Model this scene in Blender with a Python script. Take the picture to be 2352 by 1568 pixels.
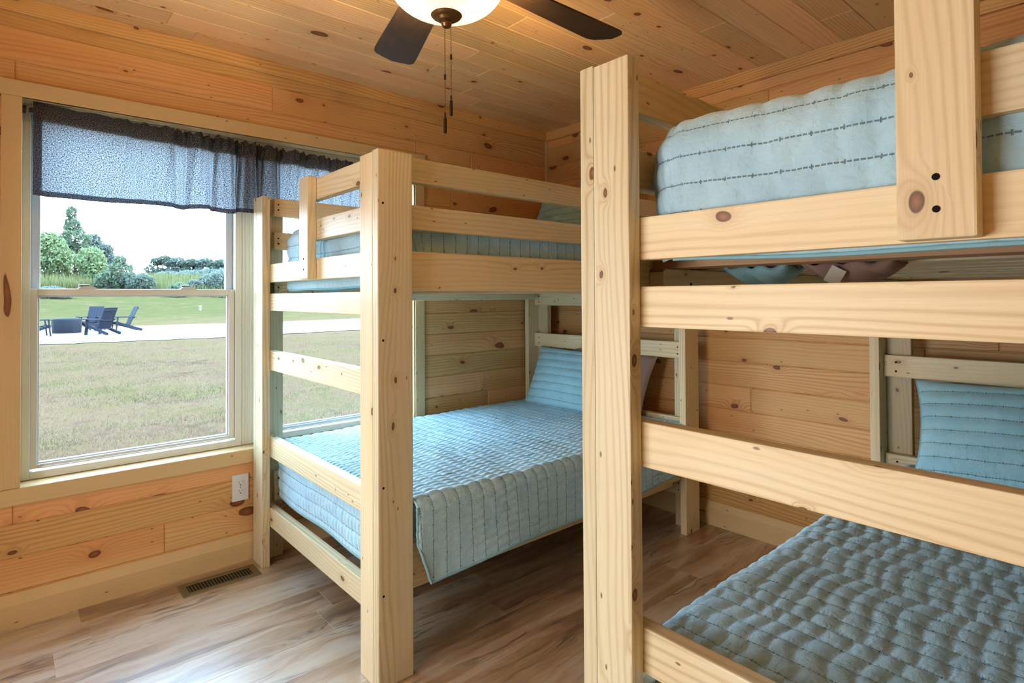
import bpy, bmesh, math, random
import numpy as np
from mathutils import Vector, Matrix

for o in list(bpy.data.objects): bpy.data.objects.remove(o)
scene = bpy.context.scene
col = scene.collection

# ------------------------------------------------------------------ camera
YAW, PITCH, ROLL = math.radians(48.687), math.radians(0.7448), math.radians(-0.2969)
CAM = Vector((0, 0, 1.2721))
F = Vector((math.cos(YAW), math.sin(YAW), 0)); R = Vector((math.sin(YAW), -math.cos(YAW), 0)); U = Vector((0, 0, 1))
F, U = F*math.cos(PITCH)+U*math.sin(PITCH), U*math.cos(PITCH)-F*math.sin(PITCH)
R, U = R*math.cos(ROLL)+U*math.sin(ROLL), U*math.cos(ROLL)-R*math.sin(ROLL)
cam = bpy.data.cameras.new('camera'); camo = bpy.data.objects.new('camera', cam); col.objects.link(camo)
cam.sensor_width = 36; cam.lens = 36*1320.7576/2352; cam.shift_y = -(784-663.0101)/2352
cam.clip_start = .02; cam.clip_end = 1000
M = Matrix((R, U, -F)).transposed().to_4x4(); M.translation = CAM
camo.matrix_world = M
scene.camera = camo

# ------------------------------------------------------------------ colour management, sky, sun, area lights
vs = scene.view_settings
vs.view_transform = 'Standard'; vs.look = 'None'; vs.gamma = 1; vs.use_curve_mapping = False; vs.exposure = 0.14
SKY = 25.0
w = bpy.data.worlds.new('sky'); scene.world = w; w.use_nodes = True
nt = w.node_tree; nt.nodes.clear()
n_o = nt.nodes.new('ShaderNodeOutputWorld'); n_b = nt.nodes.new('ShaderNodeBackground')
n_t = nt.nodes.new('ShaderNodeTexCoord'); n_s = nt.nodes.new('ShaderNodeSeparateXYZ'); n_r = nt.nodes.new('ShaderNodeValToRGB')
nt.links.new(n_t.outputs['Generated'], n_s.inputs[0]); nt.links.new(n_s.outputs['Z'], n_r.inputs[0])
nt.links.new(n_r.outputs[0], n_b.inputs[0]); nt.links.new(n_b.outputs[0], n_o.inputs[0])
e = n_r.color_ramp.elements
e[0].position = 0.0; e[0].color = (.78, .90, 1.0, 1)
e[1].position = 0.75; e[1].color = (.42, .70, 1.0, 1)
x_ = e.new(.2); x_.color = (.55, .78, 1.0, 1)
n_b.inputs[1].default_value = SKY
sun = bpy.data.lights.new('sun', 'SUN'); sun.energy = 23.0; sun.angle = math.radians(2.5); sun.color = (1, .95, .86)
so = bpy.data.objects.new('sun', sun); col.objects.link(so)
so.rotation_euler = Vector((.75, -.25, 1.25)).to_track_quat('Z', 'Y').to_euler()

def area(name, loc, direction, sx, sy, energy, color, portal=False):
    l = bpy.data.lights.new(name, 'AREA'); l.shape = 'RECTANGLE'; l.size = sx; l.size_y = sy
    l.energy = energy; l.color = color
    o = bpy.data.objects.new(name, l); col.objects.link(o); o.location = loc
    o.rotation_euler = Vector(direction).to_track_quat('-Z', 'Z').to_euler()
    if portal: l.cycles.is_portal = True
    return o
area('window_portal', (.45, 3.2, 1.3), (0, -1, 0), .80, 1.5, 1, (1, 1, 1), True)
area('window_portal', (1.42, 3.2, 1.3), (0, -1, 0), .80, 1.5, 1, (1, 1, 1), True)
area('added_fill_light', (-1.30, 1.20, 1.00), (1, -.50, .0), .86, 1.6, 54, (.93, .97, 1.0))  # unseen fill light added behind the camera to brighten the beds

cy = scene.cycles
cy.max_bounces = 6; cy.diffuse_bounces = 3; cy.glossy_bounces = 2; cy.transmission_bounces = 4; cy.transparent_max_bounces = 12
cy.use_adaptive_sampling = True; cy.adaptive_threshold = .1; cy.adaptive_min_samples = 16; cy.sample_clamp_indirect = 8; cy.caustics_reflective = False; cy.caustics_refractive = False
# ------------------------------------------------------------------ node helpers / materials
MATS = {}
def newmat(name):
    m = bpy.data.materials.new(name); m.use_nodes = True; m.node_tree.nodes.clear(); MATS[name] = m
    return m, NB(m.node_tree)
class NB:
    def __init__(s, nt): s.nt = nt
    def n(s, t, **k):
        nd = s.nt.nodes.new(t)
        for a, b in k.items(): setattr(nd, a, b)
        return nd
    def put(s, sock, v):
        if v is None: return
        if hasattr(v, 'is_output') or isinstance(v, bpy.types.NodeSocket): s.nt.links.new(v, sock)
        else:
            if isinstance(v, (tuple, list)) and len(v) == 3 and sock.type == 'RGBA': v = (*v, 1)
            sock.default_value = v
    def m(s, op, a, b=None, c=None, clamp=False):
        nd = s.n('ShaderNodeMath', operation=op, use_clamp=clamp)
        s.put(nd.inputs[0], a); s.put(nd.inputs[1], b); s.put(nd.inputs[2], c)
        return nd.outputs[0]
    def mr(s, v, a, b, c=0, d=1, interp='LINEAR'):
        nd = s.n('ShaderNodeMapRange', interpolation_type=interp)
        for i, x in enumerate((v, a, b, c, d)): s.put(nd.inputs[i], x)
        return nd.outputs[0]
    def mix(s, f, a, b, mode='MIX'):
        nd = s.n('ShaderNodeMix', data_type='RGBA', blend_type=mode)
        s.put(nd.inputs[0], f); s.put(nd.inputs[6], a); s.put(nd.inputs[7], b)
        return nd.outputs[2]
    def xyz(s, x=0., y=0., z=0.):
        nd = s.n('ShaderNodeCombineXYZ')
        for i, v in enumerate((x, y, z)): s.put(nd.inputs[i], v)
        return nd.outputs[0]
    def sep(s, v):
        nd = s.n('ShaderNodeSeparateXYZ'); s.put(nd.inputs[0], v); return nd.outputs
    def noise(s, v, scale=1., detail=2., rough=.5, dist=0., out=0, dim='3D'):
        nd = s.n('ShaderNodeTexNoise', noise_dimensions=dim)
        s.put(nd.inputs['Vector'], v); s.put(nd.inputs['Scale'], scale); s.put(nd.inputs['Detail'], detail)
        s.put(nd.inputs['Roughness'], rough); s.put(nd.inputs['Distortion'], dist)
        return nd.outputs[out]
    def ramp(s, v, stops, interp='LINEAR'):
        nd = s.n('ShaderNodeValToRGB'); s.put(nd.inputs[0], v); cr = nd.color_ramp; cr.interpolation = interp
        while len(cr.elements) < len(stops): cr.elements.new(.5)
        for el, (p, c) in zip(cr.elements, stops):
            el.position = p; el.color = (*c, 1) if len(c) == 3 else c
        return nd.outputs[0]
    def bump(s, h, strength=.3, dist=.002, normal=None):
        nd = s.n('ShaderNodeBump'); s.put(nd.inputs['Strength'], strength); s.put(nd.inputs['Distance'], dist)
        s.put(nd.inputs['Height'], h)
        if normal is not None: s.put(nd.inputs['Normal'], normal)
        return nd.outputs[0]
    def principled(s, **k):
        nd = s.n('ShaderNodeBsdfPrincipled')
        for a, b in k.items(): s.put(nd.inputs[a.replace('_', ' ')], b)
        out = s.n('ShaderNodeOutputMaterial'); s.nt.links.new(nd.outputs[0], out.inputs[0])
        return nd

def simple(name, c, rough=.5, metal=0., spec=.5, **k):
    m, b = newmat(name)
    b.principled(Base_Color=c, Roughness=rough, Metallic=metal, Specular_IOR_Level=spec, **k)
    return m

def wood(name, light, dark, tone, ka=3.2, kb=7.5, kthr=.5, kr=.085, rings=75., ringk=.5, rough=.42, spec=.4, knotc=(.16, .045, .015), gain=1.):
    """pine: growth rings that wrap round knots, fine fibre, tone drift from board to board"""
    m, b = newmat(name)
    uv = b.n('ShaderNodeUVMap', uv_map='UVMap').outputs[0]
    oi = b.n('ShaderNodeObjectInfo').outputs['Random']
    at = b.n('ShaderNodeAttribute', attribute_name='tint').outputs['Fac']
    x, y, _ = b.sep(uv)
    x = b.m('ADD', x, b.m('MULTIPLY', oi, 37.0)); y = b.m('ADD', y, b.m('MULTIPLY', oi, 11.0))
    kv = b.xyz(b.m('MULTIPLY', x, ka), b.m('MULTIPLY', y, kb))
    warp = b.noise(b.xyz(b.m('MULTIPLY', x, 6.), b.m('MULTIPLY', y, 14.)), 1., 1., out=1)
    wv = b.n('ShaderNodeVectorMath', operation='MULTIPLY_ADD')
    b.put(wv.inputs[0], warp); b.put(wv.inputs[1], (.26, .26, 0)); b.put(wv.inputs[2], kv)
    vo = b.n('ShaderNodeTexVoronoi', voronoi_dimensions='2D', feature='F1'); b.put(vo.inputs['Vector'], wv.outputs[0]); b.put(vo.inputs['Scale'], 1.)
    vo.inputs['Randomness'].default_value = .85
    cr, cg, cb = b.sep(vo.outputs['Color'])
    pres = b.m('GREATER_THAN', cg, kthr)
    rr = b.m('MULTIPLY_ADD', b.m('POWER', cr, 2.), kr*1.5, kr*.45)
    dn = b.m('DIVIDE', vo.outputs['Distance'], rr)
    knot = b.m('MULTIPLY', b.mr(dn, 1.08, .86, 0, 1, 'SMOOTHSTEP'), pres)
    core = b.m('MULTIPLY', b.mr(dn, .8, .1), pres)
    hal = b.m('MULTIPLY', b.m('POWER', 2.718, b.m('MULTIPLY', b.m('POWER', b.m('DIVIDE', vo.outputs['Distance'], b.m('MULTIPLY', rr, 2.1)), 2.), -1.)), pres)
    big = b.noise(b.xyz(b.m('MULTIPLY', x, .8), b.m('MULTIPLY', y, 4.5)), 1., 1.5)
    ph = b.m('ADD', b.m('MULTIPLY', y, rings), b.m('MULTIPLY', big, 9.))
    ph = b.m('ADD', ph, b.m('MULTIPLY', hal, 3.2))
    ph = b.m('ADD', ph, b.m('MULTIPLY', b.noise(b.xyz(b.m('MULTIPLY', x, 4.), b.m('MULTIPLY', y, 40.)), 1., 2.), .6))
    sn = b.m('MULTIPLY_ADD', b.m('SINE', b.m('MULTIPLY', ph, 6.2832)), .5, .5)
    ring = b.m('POWER', sn, 2.6)
    rv = b.noise(b.xyz(b.m('MULTIPLY', x, .5), b.m('MULTIPLY', y, 9.), 4.), 1., 1.)
    ring = b.m('MULTIPLY', ring, b.mr(rv, .35, .7, .15, 1.))
    fib = b.noise(b.xyz(b.m('MULTIPLY', x, 9.), b.m('MULTIPLY', y, 420.)), 1., 3., .6)
    tn = b.noise(b.xyz(b.m('MULTIPLY', x, .7), b.m('MULTIPLY', y, 6.), 9.), 1., 2.)
    tn = b.mr(b.m('ADD', tn, b.m('MULTIPLY', b.m('SUBTRACT', at, .5), .45)), .35, .72)
    c = b.mix(tn, light, tone)
    c = b.mix(b.m('MULTIPLY', ring, ringk), c, dark)
    c = b.mix(b.m('MULTIPLY', b.mr(fib, .3, .75), .22), c, dark)
    c = b.mix(b.m('MULTIPLY', hal, .45), c, dark)
    kc = b.mix(core, tuple(k*.7 for k in knotc), tuple(min(1, k*1.7) for k in knotc))
    c = b.mix(b.m('MULTIPLY', knot, .92), c, kc)
    # small pin knots and pitch flecks
    v2 = b.n('ShaderNodeTexVoronoi', voronoi_dimensions='2D', feature='F1')
    b.put(v2.inputs['Vector'], b.xyz(b.m('MULTIPLY', x, 7.), b.m('MULTIPLY', y, 17.))); v2.inputs['Scale'].default_value = 1.
    g = b.sep(v2.outputs['Color'])
    pin = b.m('MULTIPLY', b.mr(v2.outputs['Distance'], .055, .03), b.m('GREATER_THAN', g[0], .82))
    c = b.mix(b.m('MULTIPLY', pin, .8), c, tuple(k*.8 for k in knotc))
    # tint value brightens or darkens a whole board a little
    hs = b.n('ShaderNodeHueSaturation'); b.put(hs.inputs['Color'], c)
    b.put(hs.inputs['Value'], b.m('MULTIPLY', b.mr(at, 0, 1, .80, 1.17), gain)); b.put(hs.inputs['Saturation'], b.mr(at, 0, 1, 1.06, .94))
    hgt = b.m('ADD', b.m('MULTIPLY', fib, .4), b.m('MULTIPLY', ring, .5))
    b.principled(Base_Color=hs.outputs[0], Roughness=b.m('MULTIPLY_ADD', fib, .12, rough-.05), Specular_IOR_Level=spec,
                 Normal=b.bump(hgt, .25, .0012))
    return m

wood('wall_pine', (.75, .475, .200), (.47, .190, .052), (.67, .335, .115), ka=4.2, kb=6.6, kthr=.62, kr=.085, rings=62., ringk=.8, rough=.45)
wood('ceiling_pine', (.86, .61, .33), (.56, .28, .10), (.76, .44, .20), ka=4.4, kb=7.0, kthr=.66, kr=.075, rings=50., ringk=.7, rough=.5)
wood('trim_pine', (.66, .50, .26), (.50, .32, .13), (.60, .42, .20), ka=1.2, kb=6., kthr=.86, kr=.06, rings=70., ringk=.25, rough=.5)
wood('bed_lumber', (.76, .68, .46), (.44, .28, .105), (.70, .565, .32), ka=6.5, kb=11., kthr=.62, kr=.055, rings=58., ringk=.6, rough=.42, knotc=(.17, .07, .025))
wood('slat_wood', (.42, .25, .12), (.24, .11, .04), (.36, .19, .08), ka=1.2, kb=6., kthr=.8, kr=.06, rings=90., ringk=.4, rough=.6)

def floor_mat():
    m, b = newmat('vinyl_plank')
    uv = b.n('ShaderNodeUVMap', uv_map='UVMap').outputs[0]
    at = b.n('ShaderNodeAttribute', attribute_name='tint').outputs['Fac']
    x, y, _ = b.sep(uv)
    wp = b.noise(b.xyz(b.m('MULTIPLY', x, 2.2), b.m('MULTIPLY', y, 7.)), 1., 3., .6)
    yy = b.m('ADD', y, b.m('MULTIPLY', wp, .16))
    a = b.noise(b.xyz(b.m('MULTIPLY', x, 1.1), b.m('MULTIPLY', yy, 8.)), 1., 3., .55)
    s2 = b.noise(b.xyz(b.m('MULTIPLY', x, 2.0), b.m('MULTIPLY', yy, 34.), 3.), 1., 5., .7)
    f = b.noise(b.xyz(b.m('MULTIPLY', x, 14.), b.m('MULTIPLY', y, 500.)), 1., 2., .6)
    v = b.m('ADD', b.m('MULTIPLY', a, .62), b.m('MULTIPLY', s2, .38))
    v = b.m('ADD', v, b.m('MULTIPLY', b.m('SUBTRACT', at, .5), .13))
    c = b.ramp(v, [(.30, (.11, .065, .038)), (.39, (.25, .15, .085)), (.46, (.42, .27, .145)), (.54, (.55, .43, .30)), (.68, (.64, .56, .45))])
    rid = b.m('ABSOLUTE', b.m('SUBTRACT', b.noise(b.xyz(b.m('MULTIPLY', x, .9), b.m('MULTIPLY', yy, 13.), 8.), 1., 4., .6), .5))
    wisp = b.m('MULTIPLY', b.mr(rid, .020, .004), b.mr(b.noise(b.xyz(b.m('MULTIPLY', x, 2.2), b.m('MULTIPLY', y, 6.), 1.), 1., 2.), .47, .60))
    c = b.mix(b.m('MULTIPLY', wisp, .78), c, (.085, .062, .055))
    c = b.mix(b.m('MULTIPLY', b.mr(f, .3, .8), .16), c, (.12, .07, .04))
    nz = b.n('ShaderNodeTexCoord')
    b.principled(Base_Color=c, Roughness=.42, Specular_IOR_Level=1.0, Coat_Weight=.9, Coat_Roughness=.33, Normal=b.bump(f, .12, .0006))
floor_mat()

def quilt_mat(name, c1, c2, p=.055, stitch=(.04, .10, .10), off=0.):
    m, b = newmat(name)
    uv = b.n('ShaderNodeUVMap', uv_map='UVMap').outputs[0]
    x, y, _ = b.sep(uv)
    x = b.m('ADD', x, b.m('MULTIPLY', b.m('SUBTRACT', b.noise(b.xyz(b.m('MULTIPLY', x, 6.), b.m('MULTIPLY', y, 18.), 7.), 1., 2.), .5), .006))
    fr = b.m('ABSOLUTE', b.m('SUBTRACT', b.m('FRACT', b.m('ADD', b.m('DIVIDE', x, p), off+.5)), .5))      # 0 on a stitch line
    dist = b.m('MULTIPLY', fr, p)
    lm = b.mr(dist, .0016, .0007)
    dash = b.m('LESS_THAN', b.m('FRACT', b.m('DIVIDE', y, .0095)), .78)
    line = b.m('MULTIPLY', lm, dash)
    cy = b.m('MULTIPLY', b.m('ABSOLUTE', b.m('SUBTRACT', b.m('FRACT', b.m('DIVIDE', y, .05)), .5)), .05)
    cross = b.m('MULTIPLY', b.mr(cy, .0014, .0007), b.mr(dist, .0042, .003))
    st = b.m('MAXIMUM', line, cross)
    nz = b.noise(b.xyz(x, y), 9., 4., .6)
    cr = b.noise(b.xyz(x, y, 2.), 60., 5., .62, 1.2)
    c = b.mix(b.mr(nz, .35, .7), c1, c2)
    c = b.mix(b.m('MULTIPLY', b.mr(cr, .55, .8), .25), c, tuple(k*.6 for k in c1))
    c = b.mix(b.m('MULTIPLY', st, .72), c, stitch)
    puck = b.m('MULTIPLY', b.noise(b.xyz(b.m('MULTIPLY', x, 14.), b.m('MULTIPLY', y, 70.)), 1., 3., .6), b.mr(dist, .022, .0))
    h = b.m('ADD', b.m('MULTIPLY', cr, .55), b.m('MULTIPLY', puck, .8))
    h = b.m('SUBTRACT', h, b.m('MULTIPLY', st, .5))
    b.principled(Base_Color=c, Roughness=.78, Specular_IOR_Level=.25, Sheen_Weight=.25, Sheen_Roughness=.5, Normal=b.bump(h, 1.0, .0050))
quilt_mat('quilt_cotton', (.36, .58, .70), (.44, .67, .78))
quilt_mat('sham_cotton', (.30, .56, .66), (.37, .63, .72), p=.05)

def plain_cloth(name, c, weave=900., k=.25):
    m, b = newmat(name)
    tc = b.n('ShaderNodeTexCoord').outputs['Object']
    nz = b.noise(tc, weave, 2.); wr = b.noise(tc, 22., 3., .6)
    cc = b.mix(b.m('MULTIPLY', nz, k), c, tuple(q*.55 for q in c))
    b.principled(Base_Color=cc, Roughness=.85, Specular_IOR_Level=.2, Normal=b.bump(wr, .4, .006))
plain_cloth('mauve_cotton', (.30, .195, .165))
plain_cloth('piping_cotton', (.24, .44, .50))
plain_cloth('mattress_ticking', (.62, .62, .58))

def valance_mat():
    m, b = newmat('valance_linen')
    uv = b.n('ShaderNodeUVMap', uv_map='UVMap').outputs[0]
    x, y, _ = b.sep(uv)
    n1 = b.noise(b.xyz(b.m('MULTIPLY', x, 420.), b.m('MULTIPLY', y, 200.)), 1., 2., .75)
    n2 = b.noise(b.xyz(b.m('MULTIPLY', x, 200.), b.m('MULTIPLY', y, 420.), 5.), 1., 2., .75)
    n = b.mr(b.m('ADD', n1, n2), .90, 1.12)
    d = b.mix(n, (.030, .024, .020), (.15, .125, .105))
    t = b.mix(n, (.010, .014, .020), (.46, .49, .54))
    df = b.n('ShaderNodeBsdfDiffuse'); b.put(df.inputs[0], d)
    tr = b.n('ShaderNodeBsdfTranslucent'); b.put(tr.inputs[0], t)
    mx = b.n('ShaderNodeMixShader'); mx.inputs[0].default_value = .5
    b.nt.links.new(df.outputs[0], mx.inputs[1]); b.nt.links.new(tr.outputs[0], mx.inputs[2])
    o = b.n('ShaderNodeOutputMaterial'); b.nt.links.new(mx.outputs[0], o.inputs[0])
valance_mat()

def glass_mat():
    m, b = newmat('window_glass')
    t = b.n('ShaderNodeBsdfTransparent'); t.inputs[0].default_value = (.95, .97, .97, 1)
    g = b.n('ShaderNodeBsdfGlossy'); g.inputs['Roughness'].default_value = .02
    fr = b.n('ShaderNodeFresnel'); fr.inputs[0].default_value = 1.45
    mx = b.n('ShaderNodeMixShader'); b.put(mx.inputs[0], b.m('MULTIPLY', fr.outputs[0], .5))
    b.nt.links.new(t.outputs[0], mx.inputs[1]); b.nt.links.new(g.outputs[0], mx.inputs[2])
    o = b.n('ShaderNodeOutputMaterial'); b.nt.links.new(mx.outputs[0], o.inputs[0])
glass_mat()

def bowl_mat():
    m, b = newmat('frosted_bowl')
    t = b.n('ShaderNodeBsdfTransparent'); t.inputs[0].default_value = (1, .9, .7, 1)
    tl = b.n('ShaderNodeBsdfTranslucent'); tl.inputs[0].default_value = (.014, .011, .006, 1)
    em = b.n('ShaderNodeEmission'); em.inputs[0].default_value = (1, .84, .56, 1); em.inputs[1].default_value = .80
    m1 = b.n('ShaderNodeMixShader'); m1.inputs[0].default_value = .01
    b.nt.links.new(tl.outputs[0], m1.inputs[1]); b.nt.links.new(t.outputs[0], m1.inputs[2])
    a = b.n('ShaderNodeAddShader'); b.nt.links.new(m1.outputs[0], a.inputs[0]); b.nt.links.new(em.outputs[0], a.inputs[1])
    o = b.n('ShaderNodeOutputMaterial'); b.nt.links.new(a.outputs[0], o.inputs[0])
bowl_mat()

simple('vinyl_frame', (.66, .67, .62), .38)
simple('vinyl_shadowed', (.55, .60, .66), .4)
simple('sash_seal', (.05, .07, .09), .5)
simple('lock_metal', (.20, .25, .28), .4, .3)
simple('rod_black', (.008, .014, .025), .35)
simple('outlet_plastic', (.66, .70, .72), .35)
simple('outlet_slot', (.015, .015, .015), .6)
simple('register_metal', (.19, .15, .07), .4, .55)
simple('register_dark', (.008, .007, .005), .8)
simple('bronze', (.17, .085, .03), .35, .85)
simple('bronze_dark', (.035, .022, .014), .4, .7)
simple('hole_dark', (.012, .009, .007), .9, 0., .1)
simple('hole_rim', (.25, .13, .09), .7)
simple('tag_paper', (.55, .53, .45), .8)
simple('chair_plastic', (.0085, .0115, .019), .8, 0, .06)
simple('pit_cover', (.0075, .0095, .014), .85, 0, .06)
simple('bark', (.10, .075, .05), .9)
simple('post_blue', (.10, .14, .22), .5)

def blade_mat():
    m, b = newmat('fan_blade_wood')
    uv = b.n('ShaderNodeUVMap', uv_map='UVMap').outputs[0]; x, y, _ = b.sep(uv)
    a = b.noise(b.xyz(b.m('MULTIPLY', x, 9.), b.m('MULTIPLY', y, 90.)), 1., 4., .65)
    g = b.noise(b.xyz(b.m('MULTIPLY', x, 12.), b.m('MULTIPLY', y, 16.), 4.), 1., 3.)
    c = b.ramp(b.m('ADD', b.m('MULTIPLY', a, .6), b.m('MULTIPLY', g, .4)), [(.3, (.018, .010, .006)), (.55, (.045, .024, .012)), (.75, (.10, .052, .02))])
    b.principled(Base_Color=c, Roughness=.45, Specular_IOR_Level=.4)
blade_mat()

def lawn_mat():
    m, b = newmat('lawn')
    tc = b.n('ShaderNodeTexCoord').outputs['Object']
    n1 = b.noise(tc, .55, 3., .6); n2 = b.noise(tc, 3.5, 4., .65); n3 = b.noise(tc, 45., 3., .7)
    x, y, _ = b.sep(tc)
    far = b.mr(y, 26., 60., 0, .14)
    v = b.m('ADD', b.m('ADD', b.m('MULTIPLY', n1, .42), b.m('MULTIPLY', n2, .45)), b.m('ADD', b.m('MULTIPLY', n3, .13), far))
    c = b.ramp(v, [(.36, (.0260, .0170, .0112)), (.46, (.0465, .0325, .0220)), (.54, (.0415, .0330, .0172)), (.64, (.0255, .0275, .0118))])
    b.principled(Base_Color=c, Roughness=1., Specular_IOR_Level=.0, Normal=b.bump(n3, .6, .02))
lawn_mat()
def concrete_mat():
    m, b = newmat('concrete')
    tc = b.n('ShaderNodeTexCoord').outputs['Object']
    n = b.noise(tc, 2.5, 4.)
    b.principled(Base_Color=b.mix(n, (0.0672, 0.0616, 0.0552), (0.0800, 0.0752, 0.0680)), Roughness=.9, Specular_IOR_Level=.1)
concrete_mat()
simple('soil', (.075, .06, .045), .95)
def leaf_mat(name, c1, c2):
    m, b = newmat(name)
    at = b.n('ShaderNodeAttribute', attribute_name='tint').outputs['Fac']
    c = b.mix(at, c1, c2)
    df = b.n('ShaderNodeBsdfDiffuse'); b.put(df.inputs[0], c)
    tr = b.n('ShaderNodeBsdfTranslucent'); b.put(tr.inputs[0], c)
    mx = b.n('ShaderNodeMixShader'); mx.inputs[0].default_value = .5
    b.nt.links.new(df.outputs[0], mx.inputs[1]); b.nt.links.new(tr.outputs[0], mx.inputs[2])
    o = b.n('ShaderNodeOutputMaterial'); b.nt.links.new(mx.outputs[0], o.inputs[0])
leaf_mat('leaf_light', (0.0672, 0.0960, 0.0480), (0.1104, 0.1440, 0.0720))  # tree and bush greens are paled and greyed to imitate distance haze
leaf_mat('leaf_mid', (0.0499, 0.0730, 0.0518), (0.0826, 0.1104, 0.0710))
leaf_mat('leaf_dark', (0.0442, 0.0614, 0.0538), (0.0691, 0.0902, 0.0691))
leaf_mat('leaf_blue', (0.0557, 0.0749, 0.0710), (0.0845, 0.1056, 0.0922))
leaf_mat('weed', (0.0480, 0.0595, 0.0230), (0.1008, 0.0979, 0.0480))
leaf_mat('grass_blade', (.0165, .0265, .0078), (.0830, .0570, .0390))

# ------------------------------------------------------------------ mesh helpers
def link(o, parent=None):
    col.objects.link(o)
    if parent is not None: o.parent = parent
    return o
def tag(o, label=None, cat=None, group=None, kind=None):
    if label: o['label'] = label
    if cat: o['category'] = cat
    if group: o['group'] = group
    if kind: o['kind'] = kind
    return o
def empty(name, loc=(0, 0, 0), rz=0.):
    o = bpy.data.objects.new(name, None); o.empty_display_size = .1
    o.location = loc; o.rotation_euler = (0, 0, rz); col.objects.link(o)
    return o
class MB:
    """collects polygons with per-loop uv and per-face tint, then links them as ONE mesh object"""
    def __init__(s): s.v = []; s.f = []; s.uv = []; s.t = []; s.mi = []; s.sm = []
    def poly(s, pts, uvs=None, tint=.5, mi=0, smooth=False):
        k = len(s.v); s.v += [tuple(p) for p in pts]; s.f.append(tuple(range(k, k+len(pts))))
        s.uv += list(uvs) if uvs else [(0, 0)]*len(pts); s.t += [tint]*len(pts); s.mi.append(mi); s.sm.append(smooth)
    def box(s, a, b, axis=0, bev=.0, tint=.5, mi=0, off=None):
        """bevelled box from corner a to corner b, grain along axis"""
        bm = bmesh.new()
        a, b = Vector(a), Vector(b); c = (a+b)/2; d = b-a
        bmesh.ops.create_cube(bm, size=1, matrix=Matrix.Translation(c) @ Matrix.Diagonal((*d, 1)))
        if bev: bmesh.ops.bevel(bm, geom=bm.edges[:], offset=bev, segments=2, profile=.6, affect='EDGES')
        s.add_bm(bm, axis, tint, mi, off, bev > 0)
    def add_bm(s, bm, axis=0, tint=.5, mi=0, off=None, smooth=False, mat=None):
        off = off if off is not None else (random.uniform(0, 50), random.uniform(0, 50))
        if mat is not None: bmesh.ops.transform(bm, matrix=mat, verts=bm.verts)
        bm.normal_update()
        for f in bm.faces:
            n = [abs(q) for q in f.normal]; k = n.index(max(n))
            oth = [q for q in range(3) if q != axis and q != k]
            if k == axis: ua, va = oth[0], (oth[1] if len(oth) > 1 else oth[0])
            else: ua, va = axis, oth[0]
            sh = .37*k
            pts = [v.co for v in f.verts]
            sc = .15 if k == axis else 1.
            s.poly(pts, [(p[ua]*sc+off[0]+sh, p[va]+off[1]+sh) for p in pts], tint, mi, smooth and f.calc_area() < 1e-3*0+0)
        bm.free()
    def disc(s, c, n, r, mi=0, seg=12, depth=0.0):
        c = Vector(c); n = Vector(n).normalized(); q = n.orthogonal().normalized(); p = n.cross(q)
        s.poly([c+q*r*math.cos(2*math.pi*i/seg)+p*r*math.sin(2*math.pi*i/seg) for i in range(seg)], None, .5, mi)
    def tube(s, pts, r, seg=10, mi=0, cap=True, tint=.5):
        pts = [Vector(p) for p in pts]; n = len(pts)
        rs = r if isinstance(r, (list, tuple)) else [r]*n
        rings = []
        up = None
        for i in range(n):
            t = (pts[min(i+1, n-1)]-pts[max(i-1, 0)]).normalized()
            q = t.orthogonal().normalized() if up is None else (up-t*up.dot(t)).normalized()
            up = q; p = t.cross(q)
            rings.append([pts[i]+(q*math.cos(2*math.pi*j/seg)+p*math.sin(2*math.pi*j/seg))*rs[i] for j in range(seg)])
        for i in range(n-1):
            for j in range(seg):
                j2 = (j+1) % seg
                s.poly([rings[i][j], rings[i][j2], rings[i+1][j2], rings[i+1][j]], [(i*.05, j*.02)]*4, tint, mi, True)
        if cap:
            s.poly(rings[0][::-1], None, tint, mi); s.poly(rings[-1], None, tint, mi)
    def lathe(s, prof, c=(0, 0, 0), seg=40, mi=0):
        c = Vector(c)
        for (r0, z0), (r1, z1) in zip(prof[:-1], prof[1:]):
            for j in range(seg):
                a0, a1 = 2*math.pi*j/seg, 2*math.pi*(j+1)/seg
                P = lambda r, z, a: c+Vector((r*math.cos(a), r*math.sin(a), z))
                if r0 < 1e-6: pts = [P(0, z0, 0), P(r1, z1, a1), P(r1, z1, a0)]
                elif r1 < 1e-6: pts = [P(r0, z0, a0), P(r0, z0, a1), P(0, z1, 0)]
                else: pts = [P(r0, z0, a0), P(r0, z0, a1), P(r1, z1, a1), P(r1, z1, a0)]
                s.poly(pts, None, .5, mi, True)
    def build(s, name, mats, parent=None, weld=False):
        me = bpy.data.meshes.new(name); me.from_pydata(s.v, [], s.f)
        uv = me.uv_layers.new(name='UVMap'); uv.data.foreach_set('uv', np.array(s.uv, dtype='f').ravel())
        at = me.attributes.new('tint', 'FLOAT', 'CORNER'); at.data.foreach_set('value', np.array(s.t, dtype='f'))
        me.polygons.foreach_set('material_index', s.mi); me.polygons.foreach_set('use_smooth', s.sm)
        for m in (mats if isinstance(mats, (list, tuple)) else [mats]): me.materials.append(MATS[m])
        if weld:
            bm = bmesh.new(); bm.from_mesh(me); bmesh.ops.remove_doubles(bm, verts=bm.verts, dist=1e-5)
            bmesh.ops.recalc_face_normals(bm, faces=bm.faces); bm.to_mesh(me); bm.free()
        me.update()
        return link(bpy.data.objects.new(name, me), parent)
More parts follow.
